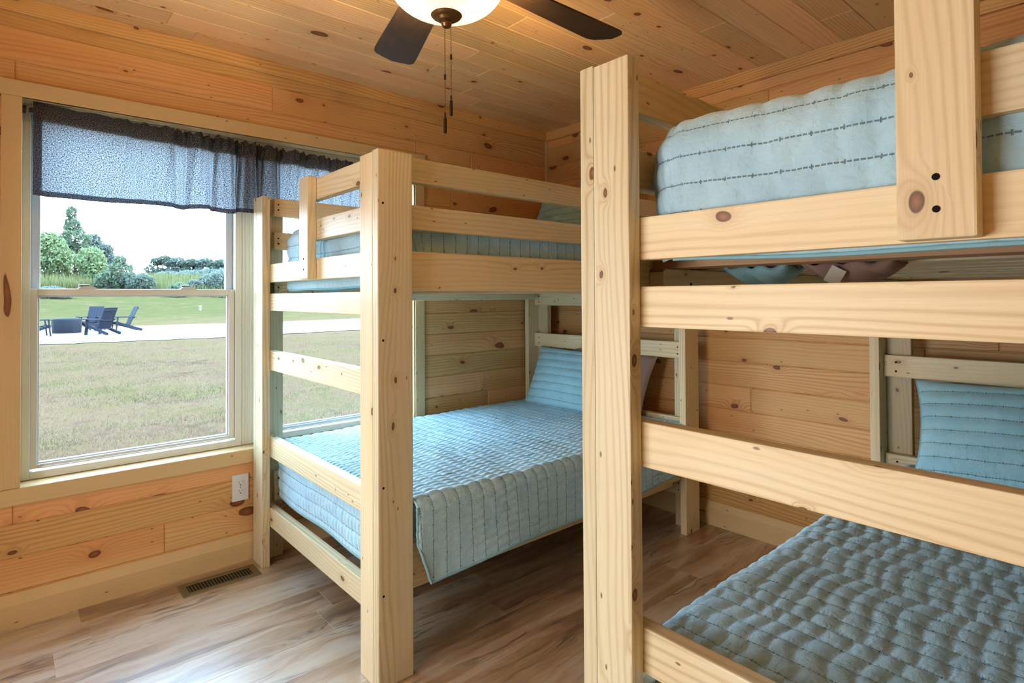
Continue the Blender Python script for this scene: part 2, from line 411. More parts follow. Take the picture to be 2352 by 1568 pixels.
def grid_mesh(name, P, UV, mat, parent=None, keep=None, tint=None, solid=0.):
    """P: (n,m,3) array of points; keep: (n-1,m-1) bool"""
    n, m = P.shape[:2]
    idx = np.arange(n*m).reshape(n, m)
    q = np.stack([idx[:-1, :-1], idx[1:, :-1], idx[1:, 1:], idx[:-1, 1:]], -1)
    q = q[keep] if keep is not None else q.reshape(-1, 4)
    me = bpy.data.meshes.new(name)
    me.vertices.add(n*m); me.vertices.foreach_set('co', P.reshape(-1).astype('f'))
    me.loops.add(q.size); me.loops.foreach_set('vertex_index', q.reshape(-1).astype('i'))
    me.polygons.add(len(q)); me.polygons.foreach_set('loop_start', np.arange(0, q.size, 4, dtype='i'))
    me.polygons.foreach_set('loop_total', np.full(len(q), 4, dtype='i'))
    me.update(calc_edges=True)
    uv = me.uv_layers.new(name='UVMap'); uv.data.foreach_set('uv', UV.reshape(-1, 2)[q.reshape(-1)].astype('f').ravel())
    me.polygons.foreach_set('use_smooth', np.ones(len(q), dtype=bool))
    me.validate()
    me.materials.append(MATS[mat])
    o = link(bpy.data.objects.new(name, me), parent)
    if solid:
        md = o.modifiers.new('thickness', 'SOLIDIFY'); md.thickness = solid; md.offset = -1
    return o
def displace_normals(P, h):
    du = np.gradient(P, axis=0); dv = np.gradient(P, axis=1)
    n = np.cross(du, dv); n /= (np.linalg.norm(n, axis=-1, keepdims=True)+1e-9)
    return P+n*h[..., None]
def smooth_noise(x, y, seed, n=6, f=3.):
    rs = np.random.RandomState(seed); o = np.zeros_like(x)
    for i in range(n):
        a = rs.uniform(0, 6.28); k = f*rs.uniform(.5, 1.8)
        o += np.sin(k*(x*np.cos(a)+y*np.sin(a))*6.28+rs.uniform(0, 6.28))/n
    return o
def copy_tree(o, parent=None):
    c = o.copy(); col.objects.link(c); c.parent = parent
    for ch in list(o.children): copy_tree(ch, c)
    return c

# ------------------------------------------------------------------ room dimensions
YW, XF, H = 2.9766, 2.9592, 2.46          # plank faces of the window wall and the far wall, ceiling height
X0, YR = -1.20, -.62                      # wall behind the camera, wall on the right
ROW0, ROW = .131, .13

def planks(mb, rows, u0, u1, place, holes=(), butts={}, cham=.0045, dep=.006, rnd=None, length=(1.1, 2.6)):
    """rows: list of (v0,v1); boards between u0,u1, each face chamfered round its edges; place(u,v,d)->xyz (d = depth behind face)"""
    for ri, (v0, v1) in enumerate(rows):
        cuts = sorted(butts.get(ri, []))
        if not cuts:
            x = u0+rnd.uniform(.3, 1.9)
            while x < u1-.25: cuts.append(x); x += rnd.uniform(*length)
        ed = [u0]+cuts+[u1]
        for a, b in zip(ed[:-1], ed[1:]):
            tint = rnd.random(); off = (rnd.uniform(0, 90), rnd.uniform(0, 90))
            pieces = [(a, b, v0, v1)]
            for (h0, h1, g0, g1) in holes:
                new = []
                for (p, q, r, t) in pieces:
                    if q <= h0 or p >= h1 or t <= g0 or r >= g1: new.append((p, q, r, t)); continue
                    if p < h0: new.append((p, h0, r, t))
                    if q > h1: new.append((h1, q, r, t))
                    if r < g0: new.append((max(p, h0), min(q, h1), r, g0))
                    if t > g1: new.append((max(p, h0), min(q, h1), g1, t))
                pieces = new
            for (p, q, r, t) in pieces:
                if q-p < .01 or t-r < .006: continue
                c = min(cham, (t-r)*.3)
                O = [(p, r), (q, r), (q, t), (p, t)]; I = [(p+c, r+c), (q-c, r+c), (q-c, t-c), (p+c, t-c)]
                UVf = lambda z: [(x+off[0], y-v0+off[1]) for x, y in z]
                mb.poly([place(x, y, 0) for x, y in I], UVf(I), tint)
                for i in range(4):
                    j = (i+1) % 4
                    mb.poly([place(*O[i], dep), place(*O[j], dep), place(*I[j], 0), place(*I[i], 0)], UVf([O[i], O[j], I[j], I[i]]), tint)

# window opening (inside face of the casing) on the window wall
WX0, WX1, WZ0, WZ1 = .0432, 1.8337, .5366, 2.0658
rows_wall = [(ROW0+ROW*k, ROW0+ROW*(k+1)) for k in range(-1, 18)]
rows_wall = [(max(a, 0), min(b, H)) for a, b in rows_wall if min(b, H)-max(a, 0) > .02]

rnd = random.Random(5)
# left wall, with the window opening
mb = MB()
planks(mb, rows_wall, X0, XF, lambda u, v, d: (u, YW+d, v), holes=[(WX0-.02, WX1+.02, WZ0-.02, WZ1+.02)],
       butts={0: [1.5], 1: [-.6, .538, 2.1], 2: [-.5, 1.6], 3: [-.8, 2.3], 4: [2.4], 17: [-.9, 1.0084], 16: [-.4, 2.2667], 15: [-.7], 18: [-.3, 2.0]}, rnd=rnd)
T = .19
for a, b in (((X0-.15, YW+.005, -.15), (WX0-.02, YW+T, H+.12)), ((WX1+.02, YW+.005, -.15), (XF+.15, YW+T, H+.12)),
             ((WX0-.02, YW+.005, -.15), (WX1+.02, YW+T, WZ0-.02)), ((WX0-.02, YW+.005, WZ1+.02), (WX1+.02, YW+T, H+.12))):
    mb.box(a, b, 0)
tag(mb.build('wall_left', 'wall_pine'), kind='structure')
# far wall
mb = MB()
planks(mb, rows_wall, YR, YW, lambda u, v, d: (XF+d, u, v),
       butts={5: [.2, 1.4575], 7: [-.3, .686, 2.2], 1: [.4, 1.7012], 3: [1.05], 9: [2.35]}, rnd=rnd)
mb.box((XF+.005, YR-.15, -.15), (XF+.15, YW+.15, H+.12), 1)
tag(mb.build('wall_back', 'wall_pine'), kind='structure')
# right wall and the wall behind the camera with an unseen doorway added for the fill light
mb = MB()
planks(mb, rows_wall, X0, XF, lambda u, v, d: (u, YR-d, v), rnd=rnd)
mb.box((X0-.15, YR-.15, -.15), (XF+.15, YR-.005, H+.12), 0)
tag(mb.build('wall_right', 'wall_pine'), kind='structure')
mb = MB()
planks(mb, rows_wall, YR, YW, lambda u, v, d: (X0-d, u, v), holes=[(.73, 1.67, -1, 2.05)], rnd=rnd)
for a, b in (((X0-.15, YR-.15, -.15), (X0-.005, .73, H+.12)), ((X0-.15, 1.67, -.15), (X0-.005, YW+.15, H+.12)), ((X0-.15, .73, 2.05), (X0-.005, 1.67, H+.12))):
    mb.box(a, b, 1)
tag(mb.build('wall_front', 'wall_pine'), kind='structure')
mb = MB()   # unseen enclosure added behind the fill light's doorway
for a, b in (((-1.75, .4, -.15), (-1.65, 2.0, 2.6)), ((-1.65, .4, -.15), (X0-.15, .5, 2.6)), ((-1.65, 1.9, -.15), (X0-.15, 2.0, 2.6)), ((-1.75, .4, 2.45), (X0-.15, 2.0, 2.6)), ((-1.75, .4, -.15), (X0-.15, 2.0, 0))):
    mb.box(a, b, 1)
tag(mb.build('wall_fill_box', 'wall_pine'), kind='structure')

# ceiling
mb = MB()
rows_c = []; y = YW+.02-.128+.0
edges = [YW+.01, 2.849, 2.7148]
while edges[-1] > YR-.1: edges.append(edges[-1]-.1335)
rows_c = [(b, a) for a, b in zip(edges[:-1], edges[1:])]
planks(mb, rows_c, X0-.02, XF+.02, lambda u, v, d: (u, v, H+d), rnd=rnd, cham=.003, dep=.004, length=(1.0, 2.4))
mb.box((X0-.15, YR-.15, H+.004), (XF+.15, YW+.18, H+.15), 0)
tag(mb.build('ceiling', 'ceiling_pine'), kind='structure')
# floor
mb = MB()
fe = [YW+.02]
fe.append(2.83)
while fe[-1] > YR-.1: fe.append(fe[-1]-.178)
planks(mb, [(b, a) for a, b in zip(fe[:-1], fe[1:])], X0-.02, XF+.02, lambda u, v, d: (u, v, -d), butts={2: [.13, 1.35], 3: [-.2, 1.02, 2.2], 4: [.95, 2.1], 5: [.4, 1.62]}, rnd=rnd, cham=.0008, dep=.0008, length=(1.2, 1.25))
mb.box((X0-.15, YR-.15, -.15), (XF+.15, YW+.18, -.0012), 0)
tag(mb.build('floor', 'vinyl_plank'), kind='structure')

# baseboards: flat face with a sloped top
def baseboard(name, p0, p1, nrm):
    mb = MB(); d = Vector(p1)-Vector(p0); L = d.length; d.normalize(); n = Vector(nrm)
    prof = [(0, 0), (.020, 0), (.020, .088), (.017, .092), (.003, .127), (0, .127)]
    off = (random.uniform(0, 9), random.uniform(0, 9)); acc = 0
    for (a, z0), (b, z1) in zip(prof[:-1], prof[1:]):
        l = math.hypot(b-a, z1-z0)
        q = [Vector(p0)+n*a+Vector((0, 0, z0)), Vector(p1)+n*a+Vector((0, 0, z0)), Vector(p1)+n*b+Vector((0, 0, z1)), Vector(p0)+n*b+Vector((0, 0, z1))]
        mb.poly(q, [(off[0], acc+off[1]), (off[0]+L, acc+off[1]), (off[0]+L, acc+l+off[1]), (off[0], acc+l+off[1])], .6)
        acc += l
    return tag(mb.build(name, 'trim_pine'), kind='structure')
baseboard('baseboard_left', (X0, YW, 0), (XF, YW, 0), (0, -1, 0))
baseboard('baseboard_back', (XF, YR, 0), (XF, YW-.02, 0), (-1, 0, 0))
baseboard('baseboard_right', (X0, YR, 0), (XF, YR, 0), (0, 1, 0))
# crown boards and corner strip
def board(name, a, b, axis, mat='trim_pine', parent=None, bev=.002, tint=.5, kind=None):
    mb = MB(); mb.box(a, b, axis, bev, tint); o = mb.build(name, mat, parent)
    if kind: o['kind'] = kind
    return o
board('trim_1', (X0, YW-.020, 2.395), (XF-.020, YW, H), 0, 'wall_pine', kind='structure', tint=.3)
board('trim_2', (XF-.020, YR, 2.395), (XF, YW, H), 1, 'wall_pine', kind='structure', tint=.4)
board('trim_3', (XF-.018, YW-.018, .127), (XF, YW, 2.395), 2, kind='structure', tint=.5)

# window casing (boards round the opening) and the reveal lining
CF = YW-.020
cas = empty('trim_4', (WX0, YW, WZ0)); cas['kind'] = 'structure'
def cb(a, b, axis, name='casing_board', mat='trim_pine', tint=.4):
    o = board(name, tuple(Vector(a)-cas.location), tuple(Vector(b)-cas.location), axis, mat, cas, tint=tint, bev=.0025)
    return o
CW = .063
cb((WX0-CW, CF, WZ0), (WX0, YW, WZ1), 2)
cb((WX1, CF, WZ0), (WX1+CW, YW, WZ1), 2)
cb((WX0-CW-.006, CF-.001, WZ1), (WX1+CW+.006, YW, WZ1+CW), 0)
cb((WX0-CW, CF-.001, WZ0-.066), (WX1+CW, YW, WZ0-.001), 0)
YFR = YW+.072     # room-side face of the window frames
for a, b, ax, nm in (((WX0-.018, CF+.004, WZ0-.018), (WX1+.018, YFR+.03, WZ0), 0, 'sill_board'),
                     ((WX0-.018, CF+.004, WZ1), (WX1+.018, YFR+.03, WZ1+.018), 0, 'head_lining'),
                     ((WX0-.018, CF+.004, WZ0), (WX0, YFR+.03, WZ1), 2, 'side_lining'),
                     ((WX1, CF+.004, WZ0), (WX1+.018, YFR+.03, WZ1), 2, 'side_lining')):
    cb(a, b, ax, nm, 'trim_pine', .95)

# double-hung window units
def frame_ring(mb, x0, x1, z0, z1, wdt, y0, y1, bev=.002, wb=None, wt=None, mi=0):
    wb = wb or wdt; wt = wt or wdt
    mb.box((x0, y0, z0), (x0+wdt, y1, z1), 2, bev, mi=mi); mb.box((x1-wdt, y0, z0), (x1, y1, z1), 2, bev, mi=mi)
    mb.box((x0+wdt, y0, z0), (x1-wdt, y1, z0+wb), 0, bev, mi=mi); mb.box((x0+wdt, y0, z1-wt), (x1-wdt, y1, z1), 0, bev, mi=mi)
def make_window(name, x0, x1):
    root = empty(name, (x0, YFR, WZ0+.004)); root['kind'] = 'structure'
    o = root.location; inv = Matrix.Translation(-o)
    def fin(mb, nm, mats, par=root):
        mb.v = [tuple(Vector(p)-o) for p in mb.v] ; return mb.build(nm, mats, par)
    mb = MB(); frame_ring(mb, x0-.0105, x1+.0105, WZ0+.002, WZ1-.002, .0285, YFR, YFR+.085, wb=.03)
    # stop grooves
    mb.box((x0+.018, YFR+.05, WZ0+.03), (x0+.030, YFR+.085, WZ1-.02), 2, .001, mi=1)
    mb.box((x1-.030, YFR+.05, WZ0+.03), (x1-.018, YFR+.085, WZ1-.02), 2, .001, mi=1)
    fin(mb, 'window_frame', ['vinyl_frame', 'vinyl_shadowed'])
    # lower sash
    lx0, lx1, lz0, lz1 = x0+.016, x1-.019, WZ0+.040, 1.3132
    mb = MB(); frame_ring(mb, lx0, lx1, lz0, lz1, .026, YFR+.010, YFR+.042, .003, wb=.018, wt=.028)
    frame_ring(mb, lx0+.024, lx1-.024, lz0+.016, lz1-.026, .008, YFR+.020, YFR+.040, .002, mi=1)
    mb.tube([(lx0+.04, YFR+.006, lz0+.004), (lx1-.03, YFR+.006, lz0+.004)], .004, 8)
    mb.box((lx0-.004, YFR+.012, lz0), (lx0, YFR+.03, lz1), 2, 0, mi=2); mb.box((lx1, YFR+.012, lz0), (lx1+.004, YFR+.03, lz1), 2, 0, mi=2)
    fin(mb, 'lower_sash', ['vinyl_frame', 'vinyl_shadowed', 'sash_seal'])
    mb = MB(); mb.box((lx0+.03, YFR+.029, lz0+.02), (lx1-.03, YFR+.032, lz1-.03), 0); fin(mb, 'pane', 'window_glass')
    # upper sash, one track further out
    ux0, ux1, uz0, uz1 = x0+.020, x1-.020, 1.290, WZ1-.022
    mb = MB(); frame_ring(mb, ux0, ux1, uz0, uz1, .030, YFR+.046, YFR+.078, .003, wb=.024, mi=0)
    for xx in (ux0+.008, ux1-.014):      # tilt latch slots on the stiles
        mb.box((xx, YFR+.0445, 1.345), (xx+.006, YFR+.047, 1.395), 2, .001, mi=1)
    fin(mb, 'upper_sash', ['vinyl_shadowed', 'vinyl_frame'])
    mb = MB(); mb.box((ux0+.028, YFR+.062, uz0+.02), (ux1-.028, YFR+.065, uz1-.028), 0); fin(mb, 'pane', 'window_glass')
    for fx in (.245, .74):
        cx = lx0+(lx1-lx0)*fx; mb = MB()
        n = 12
        for i in range(n):       # domed keeper
            a0, a1 = math.pi*i/n, math.pi*(i+1)/n
            P = lambda a, y: (cx+.034*math.cos(a), y, lz1+.012*math.sin(a))
            mb.poly([P(a0, YFR+.014), P(a1, YFR+.014), P(a1, YFR+.038), P(a0, YFR+.038)], None, smooth=True)
        mb.poly([(cx+.034*math.cos(math.pi*i/n), YFR+.014, lz1+.012*math.sin(math.pi*i/n)) for i in range(n+1)])
        mb.box((cx-.030, YFR+.018, lz1+.010), (cx+.008, YFR+.034, lz1+.019), 0, .003, mi=1)
        fin(mb, 'sash_lock', ['vinyl_shadowed', 'lock_metal'])
    return root
make_window('window_1', .0545, .8705)
make_window('window_2', 1.0065, 1.8225)
mb = MB()   # fluted mullion between the two units
mb.box((.8815, YFR+.004, WZ0+.002), (.9955, YFR+.08, WZ1-.002), 2, .001)
for xx in (.886, .902, .920, .936, .952): mb.box((xx, YFR+.001, WZ0+.002), (xx+.008, YFR+.006, WZ1-.002), 2, .002)
tag(mb.build('trim_5', 'vinyl_frame'), kind='structure')

# ------------------------------------------------------------------ bunk beds
TB, W6, W4 = .037, .130, .091     # board thickness and widths
BX, BY, BW, BL, ZT = .9058, 1.690, 1.2543, 1.9306, 1.758
def make_bunk():
    root = empty('bunk_bed', (BX, BY, 0)); o = root.location
    Lx, Wy = BL, BW
    rnd = random.Random(3)
    def bd(name, a, b, axis, parent=root, holes=(), mat='bed_lumber', bev=.0035, sub=None):
        mb = MB(); mb.box(a, b, axis, bev, rnd.random(), off=(rnd.uniform(0, 90), rnd.uniform(0, 90)))
        for c, n, r in holes: mb.disc(c, n, r, 1, 10)
        ob = mb.build(name, [mat, 'hole_dark'], parent)
        return ob
    hp = .0006
    # L-shaped corner posts: wide board facing the long side, narrow board facing the end
    for sx in (0, 1):
        for sy in (0, 1):
            xa = (0, W6) if sx == 0 else (Lx-W6, Lx)
            ya = (0, TB) if sy == 0 else (Wy-TB, Wy)
            nrm = (0, -1, 0) if sy == 0 else (0, -1, 0)
            holes = []
            if sy == 0: holes = [((.018 if sx == 0 else Lx-.018, -hp, z), (0, -1, 0), .0042) for z in (.30, .65, 1.13, 1.58)]
            else: holes = [((.05+.045*i, Wy-TB-hp, 1.33-.004*i), (0, -1, 0), .0042) for i in (0, 1)] if sx == 0 else []
            p = bd('post', (xa[0], ya[0], 0), (xa[1], ya[1], ZT), 2, holes=holes)
            xb = (0, TB) if sx == 0 else (Lx-TB, Lx)
            yb = (TB, TB+W4) if sy == 0 else (Wy-TB-W4, Wy-TB)
            bd('post_facing', (xb[0], yb[0]+.0005, 0), (xb[1], yb[1], ZT-.004), 2, parent=p)
    # end frames: rungs between the posts, behind the narrow boards
    for end in (0, 1):
        xr = (TB+.0005, 2*TB) if end == 0 else (Lx-2*TB, Lx-TB-.0005)
        xs = -1
        for z0, z1, nm in ((.186, .277, 'rung'), (.515, .606, 'rung'), (.927, 1.018, 'rung'), (1.2086, 1.2906, 'rung'), (1.344, 1.4305, 'end_rail')):
            holes = []
            if end == 1:
                xx = Lx-2*TB-hp
                holes = [((xx, yy, z0+dz), (-1, 0, 0), .0042) for yy in (TB+.045, Wy-TB-.045) for dz in (.025, .062)]
            bd(nm, (xr[0], TB+.001, z0), (xr[1], Wy-TB-.001, z1), 1, holes=holes)
        if end == 0:   # guards only over part of the foot end; they leave a gap to climb in
            for z0, z1 in ((1.506, 1.5915), (1.6708, 1.757)):
                bd('guard_rail', (xr[0], TB+.001, z0), (xr[1], .668, z1), 1)
            mb = MB(); mb.box((0, .582, 1.346), (TB, .671, 1.762), 2, .0035, .6)
            for z in (1.385, 1.428): mb.disc((-hp, .625, z), (-1, 0, 0), .0048, 1, 12)
            mb.build('guard_support', ['bed_lumber', 'hole_dark'], root)
        else:
            for z0, z1 in ((1.506, 1.5915), (1.6708, 1.757)):
                bd('guard_rail', (xr[0], TB+.001, z0), (xr[1], Wy-TB-.001, z1), 1)
    # long sides
    for sy in (0, 1):
        ya = (TB+.0005, 2*TB) if sy == 0 else (Wy-2*TB, Wy-TB-.0005)
        yl = (2*TB+.0005, 3*TB) if sy == 0 else (Wy-3*TB, Wy-2*TB-.0005)
        for z0, z1, nm in ((.286, .423, 'side_rail'), (1.2925, 1.4299, 'side_rail'), (1.506, 1.5915, 'guard_rail'), (1.6708, 1.757, 'guard_rail')):
            h = [((2*TB+.02, ya[0]-hp, z0+.03), (0, -1, 0), .0042), ((2*TB+.02, ya[0]-hp, z1-.03), (0, -1, 0), .0042)] if sy == 1 else ()
            bd(nm, (2*TB+.001, ya[0], z0), (Lx-2*TB-.001, ya[1], z1), 0, holes=h)
        for z0, z1 in ((.245, .322), (1.283, 1.331) if sy == 0 else (1.250, 1.331)):
            holes = [((.25+.28*i, yl[0]-hp, z1-.035), (0, -1, 0), .005) for i in range(5)] if sy == 1 else ()
            bd('ledger', (W6+.012, yl[0], z0), (Lx-W6-.012, yl[1], z1), 0, holes=holes)
    # support slats across both decks
    for zz in (.3225, 1.3315):
        x = .155
        while x < Lx-.2:
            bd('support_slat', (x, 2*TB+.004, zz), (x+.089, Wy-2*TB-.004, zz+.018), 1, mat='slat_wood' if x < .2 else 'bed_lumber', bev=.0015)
            x += .172
    return root
bunk = make_bunk()
tag(bunk, 'unpainted pine bunk bed pushed against the window wall', 'bunk bed', 'pine bunk beds')
DX, DY = .0208, -2.1149
bunk2 = copy_tree(bunk); bunk2.location = (BX+DX, BY+DY, 0)
tag(bunk2, 'unpainted pine bunk bed in the right foreground, cut off by the edge of the photo', 'bunk bed', 'pine bunk beds')

# mattresses
def mattress(x0, x1, y0, y1, z0, z1, label):
    bm = bmesh.new()
    bmesh.ops.create_cube(bm, size=1, matrix=Matrix.Translation(((x1-x0)/2, (y1-y0)/2, (z1-z0)/2)) @ Matrix.Diagonal((x1-x0, y1-y0, z1-z0, 1)))
    bmesh.ops.bevel(bm, geom=bm.edges[:], offset=.035, segments=4, profile=.5, affect='EDGES')
    mb = MB(); mb.add_bm(bm, 0, smooth=False); o = mb.build('mattress', 'mattress_ticking'); o.location = (x0, y0, z0)
    tag(o, label, 'mattress')
for dx, dy, nm in ((0, 0, 'window-side'), (DX, DY, 'right-hand')):
    mattress(BX+dx+.125, BX+dx+1.82, BY+dy+.125, BY+dy+BW-.125, .3425, .535, f'pale mattress under the blue quilt of the {nm} bunk bed, lower berth')
    mattress(BX+dx+.125, BX+dx+1.82, BY+dy+.135, BY+dy+BW-.135, 1.351, 1.55, f'pale mattress on the slats of the {nm} bunk bed, upper berth')

# quilts -------------------------------------------------------------
def make_quilt(label, x0, x1, y0, y1, zt, r, rc, foot, side0, side1, seed, flare0=0., res=.008, amp=.007, cut=None, hemw=None, pp=.055, pt=.036, snap=None):
    """spread over a mattress: u runs along the bed, v across it. foot/side0/side1 are the drops over the three edges.
    The corner is wrapped round a quarter circle of radius rc."""
    us = np.arange(-foot, (x1-x0)+res, res); vs_ = np.arange(-side0, (y1-y0)+side1+res, res)
    Ug, Vg = np.meshgrid(us, vs_, indexing='ij')
    Wd = y1-y0
    ext = math.pi/2*r-r          # arc length of the rounded edge beyond its corner
    A = rc-Ug; B0 = rc-Vg; B1 = rc-(Wd-Vg)
    Bm = np.maximum(B0, B1); sgn = np.where(B0 >= B1, -1., 1.)
    Ap = np.maximum(A, 0); Bp = np.maximum(Bm, 0)
    rho = np.maximum(Ap, Bp)
    th = np.arctan2(Bp, Ap+1e-9)
    both = (Ap > 0) & (Bp > 0)
    cx_ = np.where(both, np.cos(th), (Ap > 0)*1.); cy_ = np.where(both, np.sin(th), (Bp > 0)*1.)
    s1 = rc-r
    t = np.clip((rho-s1)/r, 0, math.pi/2)
    horiz = np.where(rho < s1, rho, s1+r*np.sin(t))
    over = np.maximum(rho-s1-r*math.pi/2, 0)
    drop = r*(1-np.cos(t))+over
    hx = horiz+np.where(over > 0, over*0, 0)
    X = np.where(Ap > 0, x0+rc-hx*cx_, x0+Ug)
    yc = np.where(sgn < 0, y0+rc, y1-rc)
    Y = np.where(Bp > 0, yc+sgn*hx*cy_, y0+Vg)
    # flare of a hanging side and slow waves in it
    wave = smooth_noise(Ug, Vg, seed, 5, 1.1)
    fl = np.clip(over/.25, 0, 1.4)
    Y = Y-np.where((B0 >= B1) & (Bp > 0), cy_*fl*(flare0+.010*np.sin(Ug*9+seed)+.008*wave), 0)
    X = X-np.where(Ap > 0, cx_*fl*(.006*np.sin(Vg*11+seed)), 0)
    Z = zt-drop+.008*wave
    P = np.stack([X, Y, Z], -1)
    # quilted pillowing
    row = np.floor(Ug/pp)
    a = np.abs(np.sin(np.pi*Ug/pp))**.55
    ph = np.sin(row*12.9898+seed)*43758.5453; ph = (ph-np.floor(ph))
    b = np.abs(np.sin(np.pi*(Vg/pt+ph*.5+.10*np.sin(Ug*40+seed)+.35*smooth_noise(Ug, Vg, seed+5, 6, 4.))))**.6
    dr = np.clip(drop/.06, 0, 1)*((B0 >= B1) & (Bp > Ap))
    h = amp*((.22*a+.15*b+.85*a*b)*(1-dr)+dr*(.42*a+.80*b))+amp*.45*smooth_noise(Ug, Vg, seed+3, 10, 8.)
    h *= np.clip((Ug+foot)/.01, 0, 1)
    h *= 1-.45*dr
    h *= .72+.28*np.clip(smooth_noise(Ug, Vg, seed+9, 5, 1.2)+.6, 0, 1)
    P = displace_normals(P, h)
    if hemw is not None: P[..., 2] += hemw(P[..., 0], P[..., 1], over)
    if snap is not None:
        t_ = snap(P[..., 2]); near = (P[..., 1] < 1.705) & (P[..., 0] < t_) & (P[..., 0] > t_-res*1.5); P[..., 0] = np.where(near, t_, P[..., 0])
    UV = np.stack([Ug, Vg], -1)
    keep = np.ones((len(us)-1, len(vs_)-1), bool)
    if cut is not None:
        c = (P[:-1, :-1]+P[1:, 1:])/2; keep = ~cut(c[..., 0], c[..., 1], c[..., 2])
    org = Vector((x0, y0, zt)); P = P-np.array(org)
    q = grid_mesh('quilt', P, UV, 'quilt_cotton', None, keep, solid=.006)
    q.location = org
    tag(q, label, 'quilt')
    # bound edges as their own part
    def edge(sl, nm='edge_binding'):
        pts = sl
        mb = MB(); mb.tube([tuple(p) for p in pts], .0045, 6); mb.build(nm, 'piping_cotton', q)
    return q, P, edge, us, vs_
# lower berth of the window-side bunk: hangs outside the rail, starts right of the post
lx0 = .992
def thrA(z): return 1.042+.055*np.clip((.44-z)/.16, 0, 1)
def cutA(x, y, z): return ((x < thrA(z)) & (y < 1.700)) | ((x < 1.045) & (y < 1.832))
def hemA(x, y, over):
    # the near corner of the hem hangs lower
    return np.where((over > .15) & (y < 1.72), -.06*np.clip((1.45-x)/.4, 0, 1)*np.clip((over-.15)/.12, 0, 1)+.05*np.clip((x-2.0)/.6, 0, 1)*np.clip((over-.12)/.15, 0, 1)*-1*-1, 0)
qA, PA, edA, usA, vsA = make_quilt('pale blue quilt hanging over the side of the window-side bunk, lower berth', lx0, 2.745, 1.672, 2.890, .578, .045, .07, .25, .235, .02, 4, flare0=.012, res=.0065, amp=.0085, pt=.030, cut=cutA, hemw=hemA, snap=thrA)
OA = np.array(qA.location)
hem = [PA[i, 0] for i in range(len(usA)-1) if PA[i, 0][0]+OA[0] > thrA(PA[i, 0][2]+OA[2])+.004]
side = []
for j in range(0, len(vsA)//3):
    c = [PA[i, j] for i in range(len(usA)) if PA[i, j][0]+OA[0] >= thrA(PA[i, j][2]+OA[2])-.001 and PA[i, j][1]+OA[1] < 1.70]
    if c and PA[len(usA)//2, j][1]+OA[1] < 1.70: side.append(min(c, key=lambda p: p[0]))
edA([p for p in side[::-1] if p[2]+OA[2] < .56]+hem)
edA([PA[0, j] for j in range(len(vsA)-2) if PA[0, j][1]+OA[1] > 1.84])
# the corner edge next to the post
# upper berth of the window-side bunk: tucked inside the rails
qB, PB, edB, _, vB = make_quilt('grey-green quilt tucked inside the guard rails of the window-side bunk, upper berth', 1.000, 2.745, 1.775, 2.862, 1.600, .075, .16, .262, .15, .15, 7, res=.009, amp=.007)
edB([PB[0, j] for j in range(18, len(vB)-18)])
# lower berth of the right bunk
qC, PC, edC, _, vC = make_quilt('bright blue quilt on the lower berth of the right bunk bed, nearest the camera', .992+DX, 2.745+DX, -.345, .742, .572, .05, .075, .24, .14, .15, 11, res=.0055, amp=.0060, pt=.046)
edC([PC[0, j] for j in range(30, len(vC)-30)])
# upper berth of the right bunk
qD, PD, edD, _, vD = make_quilt('quilt with dark dashed stitch lines on the upper berth of the right bunk bed', .990, 2.745+DX, -.345, .738, 1.630, .085, .13, .255, .15, .12, 15, res=.007, amp=.007, pt=.065)
edD([PD[0, j] for j in range(22, len(vD)-22)])

# pillows ------------------------------------------------------------
def make_pillow(name, label, loc, wd, ht, th, tilt, mat, seed, yaw=0., piping=True, roll=0., cat='pillow'):
    """local: a across the bed (Y), b up its height; leaned back by tilt"""
    n = 90; m = 64
    a = np.linspace(-1, 1, n); b = np.linspace(-1, 1, m); A, B = np.meshgrid(a, b, indexing='ij')
    th_ = th/2*np.clip((1-np.abs(A)**2.6), 0, 1)**.5*np.clip((1-np.abs(B)**2.6), 0, 1)**.5
    pin = 1-.06*(1-np.abs(B)**2)*np.abs(A)**3; pib = 1-.07*(1-np.abs(A)**2)*np.abs(B)**3
    Yl = A*wd/2*pin; Zl = B*ht/2*pib
    wv = smooth_noise(A*.5, B*.5, seed, 6, 1.4)*.010*(1-np.abs(A)**4)*(1-np.abs(B)**4)
    if mat == 'sham_cotton':
        q = np.abs(np.sin(np.pi*(Zl+ht/2)/.05))**.5*.0065+np.abs(np.sin(np.pi*(Yl/.03+np.floor((Zl+ht/2)/.05)*.37)))*.0010
    else: q = np.zeros_like(A)
    rt = Matrix.Rotation(yaw, 3, 'Z') @ Matrix.Rotation(tilt, 3, 'Y') @ Matrix.Rotation(roll, 3, 'X')
    Rm = np.array(rt)
    root = empty(name, loc)
    for sg, nm in ((-1, 'front_panel'), (1, 'back_panel')):
        X = sg*(th_+wv*(sg < 0)+q*(th_ > .004))
        P = np.stack([X, Yl, Zl], -1); P = P @ Rm.T
        if sg > 0: P = P[:, ::-1]
        UVv = np.stack([(Zl+ht/2), Yl], -1)
        if sg > 0: UVv = UVv[:, ::-1]
        o = grid_mesh(nm, P, UVv, mat, root)
    if piping:
        per = [(i, 0) for i in range(n)]+[(n-1, j) for j in range(1, m)]+[(i, m-1) for i in range(n-2, -1, -1)]+[(0, j) for j in range(m-2, -1, -1)]
        pts = [tuple(Rm @ np.array([0, Yl[i, j], Zl[i, j]])) for i, j in per]
        mb = MB(); mb.tube(pts, .0045, 6, cap=False); mb.build('piping', 'piping_cotton', root)
    tag(root, label, cat)
    return root
TL = math.radians(24)
make_pillow('pillow_sham', 'blue quilted pillow sham leaning on the head of the window-side bunk, lower berth', (2.655, 2.440, .748), .74, .40, .13, TL, 'sham_cotton', 2)
